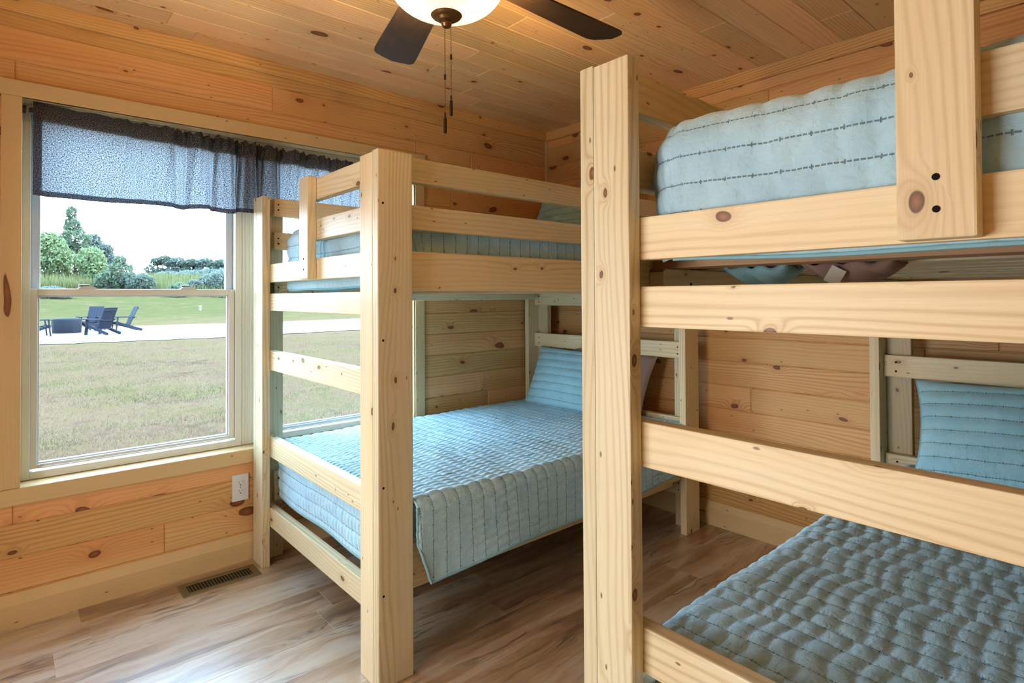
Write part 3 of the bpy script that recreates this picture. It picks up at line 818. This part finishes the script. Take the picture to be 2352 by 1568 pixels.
make_pillow('pillow', 'mauve-brown pillow whose corner shows behind the tall foreground post, lower berth of the window-side bunk', (2.735, 2.265, .765), .66, .40, .11, math.radians(18), 'mauve_cotton', 5, piping=False, roll=.10)
make_pillow('pillow_sham', 'grey-green quilted pillow sham behind the guard rails of the window-side bunk, upper berth', (2.60, 2.375, 1.775), .66, .38, .13, math.radians(26), 'sham_cotton', 8)
make_pillow('pillow_sham', 'bright blue quilted pillow sham at the right edge, lower berth of the right bunk', (2.665, .255, .762), .80, .40, .14, TL, 'sham_cotton', 12, roll=-.05)

# bunched sheet with a care tag hanging through the slats of the right bunk
def cloth_lump(name, x0, y0, y1, ztop, zlow, mat, seed, parent=None):
    n, m = 50, 20; P = np.zeros((n, m, 3)); rs = np.random.RandomState(seed)
    for i in range(n):
        s = i/(n-1)
        dp = (ztop-zlow)*(math.sin(math.pi*s)**.55)*(.92+.08*math.sin(s*9+seed))
        for j in range(m):
            t = j/(m-1)
            ang = math.pi*t
            P[i, j] = (x0-.055*math.cos(ang)+.005*math.sin(s*13+t*5), y0+(y1-y0)*s, ztop-dp*math.sin(ang)**.7+.004*math.sin(s*21+t*9))
    org = P.reshape(-1, 3).mean(0)
    UV = np.stack(np.meshgrid(np.arange(n)*.01, np.arange(m)*.01, indexing='ij'), -1)
    o = grid_mesh(name, P-org, UV, mat, parent, solid=.003); o.location = tuple(org)
    return o
c1 = cloth_lump('tucked_sheet', 1.225, .315, .475, 1.332, 1.288, 'mauve_cotton', 3)
tag(c1, 'mauve-brown sheet bunched below the slats of the right bunk, with a care tag', 'sheet')
mb = MB(); mb.box((-.003, -.014, -.018), (-.0015, .014, .014), 2, 0, mi=0); tg = mb.build('care_tag', 'tag_paper', c1); tg.location = (-.062, .012, -.004); tg.rotation_euler = (.5, .1, 0)
c2 = cloth_lump('quilt_fold', 1.225, .500, .640, 1.331, 1.292, 'piping_cotton', 6)
tag(c2, 'loose blue-grey quilt end hanging below the slats beside the mauve sheet', 'quilt')
c3 = cloth_lump('quilt_fold', 1.06, 2.08, 2.62, 1.331, 1.298, 'piping_cotton', 9)
tag(c3, 'blue-grey quilt end sagging under the foot of the window-side bunk, upper berth', 'quilt')

# ------------------------------------------------------------------ valance on its tension rod
rod = empty('curtain_rod', (WX0, YW+.026, 2.030)); rod.rotation_euler = (0, .024, 0)
mb = MB(); mb.tube([(.020, 0, 0), (WX1-WX0-.020, 0, 0)], .010, 14); mb.build('rod_tube', 'rod_black', rod)
for xx in (.0005, WX1-WX0-.0125):
    mb = MB(); mb.tube([(xx, 0, 0), (xx+.012, 0, 0)], .0155, 16); mb.build('end_cap', 'rod_black', rod)
tag(rod, 'dark tension rod across the top of the window recess, holding the valance', 'curtain rod')
def make_valance():
    xs = np.linspace(.0765, 1.80, 760); zs = np.concatenate([np.linspace(2.062, 1.993, 14), np.linspace(1.988, 1.684, 40)])
    Xg, Zg = np.meshgrid(xs, zs, indexing='ij')
    gather = np.interp(Xg, [.07, .25, .42, .55, .75, .95, 1.1, 1.3, 1.5, 1.8], [.10, .35, .55, .75, 1.1, 1.2, 1.0, .75, .8, 1.0])
    phs = np.interp(Xg, [.07, .30, .55, .8, 1.05, 1.3, 1.8], [0, 1.4, 5.2, 12.0, 20., 26., 40.])
    down = np.clip((1.993-Zg)/.31, 0, 1)
    f1 = np.sin(phs*1.9+1.0)+.45*np.sin(phs*4.3+.7+.8*down)+.25*np.sin(phs*7.9)-.8*np.exp(-(np.sin(phs*1.15+.5*down)/.16)**2)*np.clip(1.15-down, 0, 1)
    Y = YW+.026-.004 - .016 + gather*(.0150*f1*(1-.25*down))+.004*np.sin(Xg*23)*down
    X = Xg+gather*.011*np.cos(phs*1.9+1.6)*(.4+.8*down)
    hd = np.clip((Zg-1.993)/.02, 0, 1)      # ruffled rod pocket
    rs = np.sin(phs*6.1)*.5+np.sin(phs*9.7+2)*.5
    Y = Y-hd*(.012*np.sin(np.clip((2.062-Zg)/.069, 0, 1)*math.pi)+gather*.006*rs)
    top = np.clip((Zg-2.035)/.027, 0, 1)
    Z = Zg+top*gather*(.007*np.sin(phs*5.3)+.004*np.sin(phs*11.7))-.006*gather*np.sin(phs*1.2)*down*down
    Y = np.minimum(Y, YW+.055)
    Z += -.010*np.clip((.12-Xg)/.05, 0, 1)*down*-1*.6
    Z += np.interp(Xg, [.0765, .3, .93, 1.8], [0, -.012, -.028, -.048])*np.clip((Zg-1.684)/.31, 0, 1)
    P = np.stack([X, Y, Z], -1); org = np.array((WX0, YW+.01, 2.03))
    o = grid_mesh('valance', P-org, np.stack([Xg, Zg], -1), 'valance_linen'); o.location = tuple(org)
    tag(o, 'grey-brown linen valance gathered on the rod above the window', 'curtain')
    # double cloth: back of the rod pocket, turned hems
    j = 14
    bx = P[:, :j].copy(); bx[..., 1] += .030; bx[..., 2] -= 0
    grid_mesh('rod_pocket', bx-org, np.stack([Xg, Zg], -1)[:, :j], 'valance_linen', o)
    hb = P[:, -4:].copy(); hb[..., 1] += .002
    grid_mesh('bottom_hem', hb-org, np.stack([Xg, Zg], -1)[:, -4:]+3.3, 'valance_linen', o)
    sb = P[:14].copy(); sb[..., 1] += .002
    grid_mesh('side_hem', sb-org, np.stack([Xg, Zg], -1)[:14]+1.3, 'valance_linen', o)
make_valance()

# ------------------------------------------------------------------ outlet and floor register
ot = empty('wall_outlet', (.855, YW, .354))
mb = MB(); mb.box((-.0375, -.006, -.0635), (.0375, .0, .0635), 2, .002); mb.build('cover_plate', 'outlet_plastic', ot)
for dz in (-.0195, .0195):
    mb = MB()
    pts = []
    for i in range(24):
        a = 2*math.pi*i/24; pts.append((.0165*math.cos(a), -.0078, max(-.0135, min(.0135, .0165*math.sin(a)))+dz))
    mb.poly(pts[::-1]); mb.poly([pts[0]]*0 or [(p[0]*1.06, -.0061, (p[2]-dz)*1.06+dz) for p in pts][::-1])
    for i in range(24):
        j = (i+1) % 24; q = lambda p: (p[0]*1.06, -.0061, (p[2]-dz)*1.06+dz)
        mb.poly([pts[i], pts[j], q(pts[j]), q(pts[i])])
    mb.box((-.0075, -.0082, dz+.001), (-.0055, -.0079, dz+.009), 2, 0, mi=1); mb.box((.0055, -.0082, dz+.002), (.0075, -.0079, dz+.008), 2, 0, mi=1)
    mb.disc((0, -.0082, dz-.0065), (0, -1, 0), .0028, 1, 10)
    mb.build('receptacle', ['outlet_plastic', 'outlet_slot'], ot)
mb = MB(); mb.disc((0, -.0063, 0), (0, -1, 0), .003, 0, 12); mb.build('screw', 'lock_metal', ot)
tag(ot, 'white duplex wall outlet below the window casing, left of the bunk post', 'outlet')

vt = empty('floor_register', (.729, 2.829, 0))
mb = MB(); hx, hy, ix, iy = .160, .067, .130, .038
def ringq(o_, i_, z0, z1):
    for k in range(4):
        l = (k+1) % 4
        A_ = [(-1, -1), (1, -1), (1, 1), (-1, 1)]
        mb.poly([(A_[k][0]*o_[0], A_[k][1]*o_[1], z0), (A_[l][0]*o_[0], A_[l][1]*o_[1], z0), (A_[l][0]*i_[0], A_[l][1]*i_[1], z1), (A_[k][0]*i_[0], A_[k][1]*i_[1], z1)])
ringq((hx, hy), (hx-.006, hy-.006), .0005, .005); ringq((hx-.006, hy-.006), (ix+.002, iy+.002), .005, .005); ringq((ix+.002, iy+.002), (ix, iy), .005, .002)
mb.build('faceplate', 'register_metal', vt)
mb = MB(); mb.box((-ix, -iy, .0002), (ix, iy, .0006), 0); mb.build('duct_opening', 'register_dark', vt)
nl = 21
for i in range(nl):
    xx = -ix+2*ix*(i+.5)/nl
    mb = MB(); mb.poly([(xx-.0022, -iy, .0045), (xx+.0022, -iy, .0010), (xx+.0022, iy, .0010), (xx-.0022, iy, .0045)]); mb.poly([(xx-.0022, -iy, .0045), (xx-.0022, iy, .0045), (xx-.0036, iy, .0015), (xx-.0036, -iy, .0015)])
    mb.build('louvre', 'register_metal', vt)
tag(vt, 'tan metal floor register beside the baseboard under the window', 'vent')

# ------------------------------------------------------------------ ceiling fan with light
FX, FY, BZ = .862, 1.235, 2.150
fan = empty('ceiling_fan', (FX, FY, H))
def fz(z): return z-H
mb = MB(); mb.lathe([(0, 0), (.072, 0), (.070, -.02), (.045, -.05), (.02, -.06), (0, -.06)], seg=36); mb.build('canopy', 'bronze_dark', fan)
mb = MB(); mb.tube([(0, 0, -.05), (0, 0, -.14)], .012, 16); mb.build('downrod', 'bronze_dark', fan)
mb = MB(); mb.lathe([(0, -.13), (.05, -.135), (.10, -.16), (.115, -.20), (.112, -.255), (.085, -.285), (.06, -.30), (.0, -.30)], seg=44); mb.build('motor_housing', 'bronze_dark', fan)
mb = MB(); mb.lathe([(0, -.300), (.055, -.302), (.055, -.335), (.075, -.345), (.085, -.356), (0, -.356)], seg=36); mb.build('light_fitter', 'bronze', fan)
# frosted bowl, open at the top
prof = []
for i in range(17):
    a = math.pi/2*i/16
    prof.append((.152*math.sin(a), -.455+.088*(1-math.cos(a))))
mb = MB(); mb.lathe(prof+[(.156, -.363), (.153, -.362)], seg=64); bowl = mb.build('light_bowl', 'frosted_bowl', fan, weld=True)
mb = MB(); mb.lathe([(0, -.484), (.010, -.483), (.014, -.476), (.013, -.470), (.022, -.467), (.027, -.461), (.036, -.458), (.041, -.453), (.041, -.449), (0, -.447)][::1], seg=40); mb.build('finial', 'bronze', fan)
for k in range(5):
    ang = math.radians(72.3-72*k); mb = MB()
    # blade outline in local x (outward), rounded outer corners, pitched about its own axis
    r0, r1, w0, w1 = .165, .688, .052, .074
    out = []
    N = 14
    def hw(x): return w0+(w1-w0)*min(1, (x-r0)/(r1-r0-.08))
    xs = [r0+.01]+list(np.linspace(r0+.03, r1-.055, 10))
    edge = [(x, hw(x) if x > r0+.02 else w0*.6) for x in xs]
    for i in range(1, 9):
        a = math.pi/2*i/9; edge.append((r1-.055+.035*math.sin(a), w1-.028*(1-math.cos(a))))
    edge += [(r1-.014, w1*.45), (r1-.010+.006, 0.)]
    top = edge+[(x, -y) for x, y in edge[-2::-1]]
    pitch = math.radians(11); M3 = Matrix.Rotation(ang, 4, 'Z') @ Matrix.Rotation(pitch, 4, 'X')
    P3 = lambda x, y, z: tuple((M3 @ Vector((x, y, z))) + Vector((0, 0, fz(BZ))))
    uvs = [(x, y+k) for x, y in top]
    mb.poly([P3(x, y, .003) for x, y in top], uvs); mb.poly([P3(x, y, -.003) for x, y in top][::-1], uvs[::-1])
    for i in range(len(top)):
        j = (i+1) % len(top)
        mb.poly([P3(*top[i], -.003), P3(*top[j], -.003), P3(*top[j], .003), P3(*top[i], .003)], [uvs[i], uvs[j], uvs[j], uvs[i]])
    bl = mb.build('fan_blade', 'fan_blade_wood', fan)
    mb = MB(); mb.tube([tuple(Matrix.Rotation(ang, 4, 'Z') @ Vector(p)) for p in ((.09, 0, -.27), (.13, 0, fz(BZ)+.02), (.18, 0, fz(BZ)+.009), (.25, 0, fz(BZ)+.008))], [.012, .010, .012, .016], 8)
    mb.build('blade_iron', 'bronze_dark', bl)
def chain(x, y, z0, z1, coup):
    mb = MB(); n = int((z0-z1)/.0052)
    bm = bmesh.new()
    for i in range(n):
        z = z0-(z0-z1)*i/n
        bmesh.ops.create_icosphere(bm, subdivisions=1, radius=.0019, matrix=Matrix.Translation((x, y, fz(z))))
    for f in bm.faces: mb.poly([v.co.copy() for v in f.verts], None, .5, 0, True)
    bm.free()
    mb.tube([(x, y, fz(z0)), (x, y, fz(z1))], .0006, 5)
    c = mb.build('pull_chain', 'bronze', fan)
    mb = MB(); mb.tube([(x, y, fz(z1)+.002), (x, y, fz(z1)-.010), (x, y, fz(z1)-.012), (x, y, fz(z1)-.0505), (x, y, fz(z1)-.052)], [.0022, .0026, .0042, .0042, .003], 12); mb.build('chain_fob', 'bronze_dark', c)
    mb = MB(); mb.tube([(x, y, fz(coup)), (x, y, fz(coup)-.013)], .0030, 8); mb.build('chain_coupling', 'bronze_dark', c)
chain(-.004, .002, 1.978, 1.750, 1.852)
chain(.004, -.014, 1.984, 1.793, 1.902)
tag(fan, 'five-blade ceiling fan with dark blades, glowing bowl light and two pull chains', 'ceiling fan')
for i, (dx, dy) in enumerate(((-.055, .045), (.055, -.045))):
    l = bpy.data.lights.new('bulb', 'POINT'); l.energy = 54; l.color = (1, .70, .33); l.shadow_soft_size = .028
    lo = bpy.data.objects.new('bulb', l); col.objects.link(lo); lo.parent = fan; lo.location = (dx, dy, fz(2.062))

# ------------------------------------------------------------------ outside
GZ = -.10
def gp(px, d, z=GZ):
    """ground point at image column px and depth d"""
    v = F*1.0+R*((px-1176)/1320.7576); p = CAM+v*(d/v.dot(F)); return (p.x, p.y, z)
def terrain(y, x=0.): return GZ+np.clip((y-76)/44., 0, 1)**1.1*4.4
xs = np.linspace(-60, 260, 120); ys = np.concatenate([np.linspace(YW+T-.02, 40, 60), np.linspace(42, 240, 70)])
Xg, Yg = np.meshgrid(xs, ys, indexing='ij'); Zg = terrain(Yg)+.015*smooth_noise(Xg, Yg, 3, 6, .08)*np.clip((Yg-4)/5, 0, 1)
o = grid_mesh('ground', np.stack([Xg, Yg, Zg], -1)-np.array([0, 0, GZ]), np.stack([Xg, Yg], -1), 'lawn')
o.location = (0, 0, GZ); o['kind'] = 'structure'
mb = MB()   # concrete pad and path
top = [(-6, 23.2), (.76, 22.25), (3.0, 21.95), (5.64, 21.6), (7.9, 22.0), (11.2, 22.4), (24, 23.4), (24, 34.5), (16.4, 33.0), (11.0, 32.2), (8.5, 32.4), (4.8, 32.7), (0, 33.2), (-6, 33.6)]
mb.poly([(x, y, GZ+.045) for x, y in top])
for i in range(len(top)):
    a, b = top[i], top[(i+1) % len(top)]
    mb.poly([(a[0], a[1], GZ-.05), (b[0], b[1], GZ-.05), (b[0], b[1], GZ+.045), (a[0], a[1], GZ+.045)])
o = mb.build('patio', 'concrete'); o['kind'] = 'structure'
mb = MB(); near = top[:7]
for i in range(len(near)-1):
    a, b = near[i], near[i+1]
    n_ = 14
    for k in range(n_):
        p = [a[0]+(b[0]-a[0])*(k+t)/n_ for t in (0, 1)]; q = [a[1]+(b[1]-a[1])*(k+t)/n_ for t in (0, 1)]
        w0 = .30+.10*math.sin(p[0]*5.3)+.05*math.sin(p[0]*13); w1 = .30+.10*math.sin(p[1]*5.3)+.05*math.sin(p[1]*13)
        mb.poly([(p[0], q[0]-w0, GZ+.022), (p[1], q[1]-w1, GZ+.022), (p[1], q[1]+.02, GZ+.03), (p[0], q[0]+.02, GZ+.03)])
o = mb.build('soil_edge', 'soil'); o['kind'] = 'structure'

# grass blades on the near lawn (nobody could count them)
def blades(name, n, region, hmin, hmax, wd, mat, label, seed, lean=.6, tintf=None, zf=None, cat='grass'):
    rs = np.random.RandomState(seed)
    x, y = region(rs, n)
    n = len(x)
    h = rs.uniform(hmin, hmax, n); a = rs.uniform(0, 6.283, n); l = rs.uniform(.1, lean, n)*h
    b = rs.uniform(0, 6.283, n)
    z = (zf(x, y) if zf else np.full(n, GZ))
    v = np.zeros((n, 3, 3))
    v[:, 0] = np.stack([x-np.cos(a)*wd/2, y-np.sin(a)*wd/2, z-.01], -1); v[:, 1] = np.stack([x+np.cos(a)*wd/2, y+np.sin(a)*wd/2, z-.01], -1)
    v[:, 2] = np.stack([x+np.cos(b)*l, y+np.sin(b)*l, z+h], -1)
    me = bpy.data.meshes.new(name); me.vertices.add(n*3); me.vertices.foreach_set('co', v.ravel().astype('f'))
    me.loops.add(n*3); me.loops.foreach_set('vertex_index', np.arange(n*3, dtype='i'))
    me.polygons.add(n); me.polygons.foreach_set('loop_start', np.arange(0, n*3, 3, dtype='i')); me.polygons.foreach_set('loop_total', np.full(n, 3, dtype='i'))
    me.update(calc_edges=True)
    t = tintf(x, y, rs) if tintf else rs.uniform(0, 1, n)
    at = me.attributes.new('tint', 'FLOAT', 'CORNER'); at.data.foreach_set('value', np.repeat(t, 3).astype('f'))
    me.materials.append(MATS[mat])
    o = link(bpy.data.objects.new(name, me)); tag(o, label, cat, kind='stuff'); return o
def near_lawn(rs, n):
    d = 4.6+(rs.uniform(0, 1, n)**1.5)*15.5; px = rs.uniform(40, 960, n)
    v = np.array(F)[None, :2]+np.array(R)[None, :2]*((px-1176)/1320.76)[:, None]; p = v*d[:, None]
    k = (p[:, 1] < 21.2) & (p[:, 1] > 3.4); return p[k, 0], p[k, 1]
def lawn_tint(x, y, rs):
    g = 1.3*smooth_noise(x, y, 21, 8, .45)+.9*smooth_noise(x, y, 22, 8, 1.3)
    return np.clip(.88-g*.75+rs.normal(0, .22, len(x)), 0, 1)
blades('lawn_grass', 95000, near_lawn, .012, .045, .0065, 'grass_blade', 'dry straw and green grass of the lawn outside the window', 4, lean=1.6, tintf=lawn_tint)
def far_band(rs, n):
    d = rs.uniform(0, 1, n)**1.3*46+84; px = rs.uniform(60, 900, n)
    v = np.array(F)[None, :2]+np.array(R)[None, :2]*((px-1176)/1320.76)[:, None]; p = v*d[:, None]
    lim = 84-9*np.clip((250-px)/160, -1, 1)*1.0
    return p[:, 0], p[:, 1]+(-6*np.clip((240-px)/150, 0, 1))
blades('meadow_weeds', 24000, far_band, .8, 2.0, .22, 'weed', 'tall yellow-green weeds along the far edge of the lawn', 6, lean=.35, zf=lambda x, y: terrain(y))

def crown(blobs, n, size, seed):
    """leaf sprays scattered through ellipsoids (cx,cy,cz,rx,ry,rz,weight)"""
    rs = np.random.RandomState(seed); wts = np.array([b[6] for b in blobs], float); wts /= wts.sum()
    k = rs.choice(len(blobs), n, p=wts); B = np.array([b[:6] for b in blobs])[k]
    d = rs.normal(size=(n, 3)); d /= np.linalg.norm(d, axis=1, keepdims=True)
    r = rs.uniform(.45, 1.0, n)**.5; r *= 1+.13*np.sin(d[:, 0]*7+k)*np.cos(d[:, 2]*6+k*2)
    c = B[:, :3]+d*B[:, 3:6]*r[:, None]
    a = rs.normal(size=(n, 3)); a /= np.linalg.norm(a, axis=1, keepdims=True)
    t = np.cross(a, rs.normal(size=(n, 3))); t /= np.linalg.norm(t, axis=1, keepdims=True); b2 = np.cross(a, t)
    s = size*rs.uniform(.5, 1.3, n)[:, None]
    V = np.stack([c-t*s*.5, c+b2*s*.28, c+t*s*.5, c-b2*s*.28], 1)
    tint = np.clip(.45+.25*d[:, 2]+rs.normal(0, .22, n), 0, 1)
    return V, tint
def leaf_object(name, V, tint, mat, parent, org):
    n = len(V); me = bpy.data.meshes.new(name)
    me.vertices.add(n*4); me.vertices.foreach_set('co', (V-np.array(org)).ravel().astype('f'))
    me.loops.add(n*4); me.loops.foreach_set('vertex_index', np.arange(n*4, dtype='i'))
    me.polygons.add(n); me.polygons.foreach_set('loop_start', np.arange(0, n*4, 4, dtype='i')); me.polygons.foreach_set('loop_total', np.full(n, 4, dtype='i'))
    me.update(calc_edges=True)
    at = me.attributes.new('tint', 'FLOAT', 'CORNER'); at.data.foreach_set('value', np.repeat(tint, 4).astype('f'))
    me.materials.append(MATS[mat]); return link(bpy.data.objects.new(name, me), parent)
def tree(name, label, cat, px, d, blobs, n, size, mat, seed, group=None, trunk=.25, th=None):
    """blobs in metres relative to the foot: (across, up, depth, r_across, r_up, weight)"""
    g = gp(px, d); base = (g[0], g[1], float(terrain(np.array(g[1]))))
    root = empty(name, base)
    Rv = np.array((R.x, R.y)); Fv = np.array((F.x, F.y))
    BB = [(base[0]+Rv[0]*a+Fv[0]*dd, base[1]+Rv[1]*a+Fv[1]*dd, base[2]+u, ra, ra, ru, wt) for a, u, dd, ra, ru, wt in blobs]
    V, t = crown(BB, n, size, seed); leaf_object('foliage', V, t, mat, root, base)
    hh = th or max(b[1] for b in blobs)
    mb = MB(); mb.tube([(0, 0, -.2), (.05*hh*.1, 0, hh*.5), (0, .02*hh, hh*.95)], [trunk, trunk*.7, trunk*.25], 8); mb.build('trunk', 'bark', root)
    tag(root, label, cat, group)
S = 1/1320.76
# left clump
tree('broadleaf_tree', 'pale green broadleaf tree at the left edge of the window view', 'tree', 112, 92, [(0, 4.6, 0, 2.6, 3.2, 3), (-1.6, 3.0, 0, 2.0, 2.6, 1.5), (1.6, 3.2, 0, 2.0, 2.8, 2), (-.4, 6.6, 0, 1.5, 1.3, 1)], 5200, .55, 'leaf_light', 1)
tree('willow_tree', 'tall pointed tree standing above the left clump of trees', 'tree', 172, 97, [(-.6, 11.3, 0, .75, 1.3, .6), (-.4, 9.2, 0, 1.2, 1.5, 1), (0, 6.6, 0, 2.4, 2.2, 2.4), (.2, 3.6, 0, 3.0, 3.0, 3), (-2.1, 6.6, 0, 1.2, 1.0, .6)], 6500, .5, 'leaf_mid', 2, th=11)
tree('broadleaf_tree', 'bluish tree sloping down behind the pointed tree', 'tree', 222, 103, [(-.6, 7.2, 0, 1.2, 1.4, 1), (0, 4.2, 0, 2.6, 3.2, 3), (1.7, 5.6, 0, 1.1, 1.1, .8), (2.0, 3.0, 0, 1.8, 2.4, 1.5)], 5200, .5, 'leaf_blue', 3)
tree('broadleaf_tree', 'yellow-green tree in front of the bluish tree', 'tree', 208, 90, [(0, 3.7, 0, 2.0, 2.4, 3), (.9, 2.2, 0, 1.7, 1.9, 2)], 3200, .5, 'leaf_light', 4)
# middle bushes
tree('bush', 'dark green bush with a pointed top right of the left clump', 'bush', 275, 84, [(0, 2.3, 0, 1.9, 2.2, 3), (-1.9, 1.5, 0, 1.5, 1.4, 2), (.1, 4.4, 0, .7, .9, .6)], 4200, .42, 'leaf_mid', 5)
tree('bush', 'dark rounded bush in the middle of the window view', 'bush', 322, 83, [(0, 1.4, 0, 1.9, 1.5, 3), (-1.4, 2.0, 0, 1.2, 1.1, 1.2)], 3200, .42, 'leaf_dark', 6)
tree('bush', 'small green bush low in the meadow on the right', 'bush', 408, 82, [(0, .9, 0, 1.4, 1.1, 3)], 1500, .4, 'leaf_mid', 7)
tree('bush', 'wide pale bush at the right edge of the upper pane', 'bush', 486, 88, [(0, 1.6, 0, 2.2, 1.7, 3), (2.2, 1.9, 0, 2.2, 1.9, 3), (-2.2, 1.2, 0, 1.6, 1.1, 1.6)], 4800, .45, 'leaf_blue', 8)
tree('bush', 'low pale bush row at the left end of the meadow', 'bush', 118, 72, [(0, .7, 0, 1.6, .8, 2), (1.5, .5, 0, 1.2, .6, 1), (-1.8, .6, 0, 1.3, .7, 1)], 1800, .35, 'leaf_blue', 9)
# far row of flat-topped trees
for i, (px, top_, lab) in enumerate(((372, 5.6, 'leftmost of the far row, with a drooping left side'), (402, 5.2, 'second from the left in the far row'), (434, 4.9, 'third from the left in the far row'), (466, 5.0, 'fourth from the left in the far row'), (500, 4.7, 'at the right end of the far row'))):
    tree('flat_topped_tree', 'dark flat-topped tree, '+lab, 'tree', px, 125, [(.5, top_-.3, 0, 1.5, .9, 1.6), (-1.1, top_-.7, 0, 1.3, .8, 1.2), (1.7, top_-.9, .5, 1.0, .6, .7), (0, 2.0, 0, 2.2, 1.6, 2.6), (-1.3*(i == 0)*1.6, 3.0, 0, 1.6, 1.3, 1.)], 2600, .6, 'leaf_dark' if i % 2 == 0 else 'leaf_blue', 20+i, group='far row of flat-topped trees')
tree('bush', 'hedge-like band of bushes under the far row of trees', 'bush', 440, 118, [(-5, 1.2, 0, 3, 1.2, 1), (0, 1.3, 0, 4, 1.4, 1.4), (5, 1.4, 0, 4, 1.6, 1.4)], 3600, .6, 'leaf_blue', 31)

# lawn chairs round the covered fire pit
def make_adirondack():
    root = empty('adirondack_chair', (0, 0, 0))
    def bd(nm, pts, w, t, axis='y', parent=root):
        """plank along pts[0]->pts[1], width w, thickness t"""
        a, b = Vector(pts[0]), Vector(pts[1]); d = (b-a); L = d.length; d.normalize()
        side = Vector((0, 1, 0)) if abs(d.y) < .9 else Vector((1, 0, 0))
        nrm = d.cross(side).normalized(); side = nrm.cross(d).normalized()
        if axis == 'edge': side, nrm = nrm, side
        mb = MB(); c = []
        for e in (a, b):
            for su, sv in ((-1, -1), (1, -1), (1, 1), (-1, 1)): c.append(e+side*su*w/2+nrm*sv*t/2)
        for f in ((0, 1, 2, 3), (7, 6, 5, 4), (0, 4, 5, 1), (1, 5, 6, 2), (2, 6, 7, 3), (3, 7, 4, 0)): mb.poly([c[i] for i in f])
        return mb.build(nm, 'chair_plastic', parent)
    # faces +x : front at x=+.38, low rear at x=-.42
    for s in (-1, 1):
        y = s*.29
        bd('front_leg', ((.36, y, 0), (.30, y, .56)), .11, .03)
        bd('stringer', ((.36, y*.93, .36), (-.56, y*.93, .03)), .10, .03, 'edge')
        bd('armrest', ((.44, y*1.13, .575), (-.34, y*1.05, .565)), .13, .028)
    for k in range(5):
        x = .36-.105*k; z = .385-.105*.36*k
        bd('seat_slat', ((x, -.28, z), (x, .28, z)), .095, .022)
    for k in range(5):
        y = -.22+.11*k
        bd('back_slat', ((-.10, y, .20), (-.43, y, .99)), .104, .022)
    bd('back_rail', ((-.265, -.30, .53), (-.265, .30, .53)), .05, .03)
    bd('back_rail', ((-.415, -.26, .90), (-.415, .26, .90)), .05, .03)
    bd('rear_rail', ((-.16, -.27, .21), (-.16, .27, .21)), .05, .03)
    return root
ch = make_adirondack()
def place(o, x, y, face, label):
    o.location = (x, y, GZ+.045); o.rotation_euler = (0, 0, math.radians(face))
    tag(o, label, 'chair', 'adirondack chairs around the fire pit')
place(ch, 2.62, 25.85, 128, 'dark blue-grey adirondack chair seen from behind, in front of the others on the patio')
place(copy_tree(ch), 3.60, 28.0, 188, 'dark blue-grey adirondack chair in side view, rightmost on the patio')
place(copy_tree(ch), 2.66, 29.3, 243, 'dark blue-grey adirondack chair facing the house, behind the front chair')
place(copy_tree(ch), .78, 26.35, 8, 'dark blue-grey adirondack chair cut off by the left sash of the window')
pit = empty('fire_pit', (1.76, 28.1, GZ+.045))
mb = MB(); mb.lathe([(.44, 0), (.455, .05), (.475, .50), (.46, .54), (.41, .565), (0, .58)], seg=48)
for i, v in enumerate(mb.v):
    a = math.atan2(v[1], v[0]); k = 1+.012*math.sin(a*9)+.008*math.sin(a*23+v[2]*9); mb.v[i] = (v[0]*k, v[1]*k, v[2])
mb.build('cover', 'pit_cover', pit, weld=True)
tag(pit, 'round fire pit under a dark fitted cover, between the patio chairs', 'fire pit')
g = gp(460, 62)
bp = empty('marker_post', g); mb = MB(); mb.tube([(0, 0, 0), (0, 0, .42)], .12, 14); mb.build('pipe', 'bark', bp)
mb = MB(); mb.tube([(0, 0, .42), (0, 0, .52)], .16, 14); mb.build('cap', 'post_blue', bp)
tag(bp, 'short capped pipe standing alone on the far lawn', 'post')
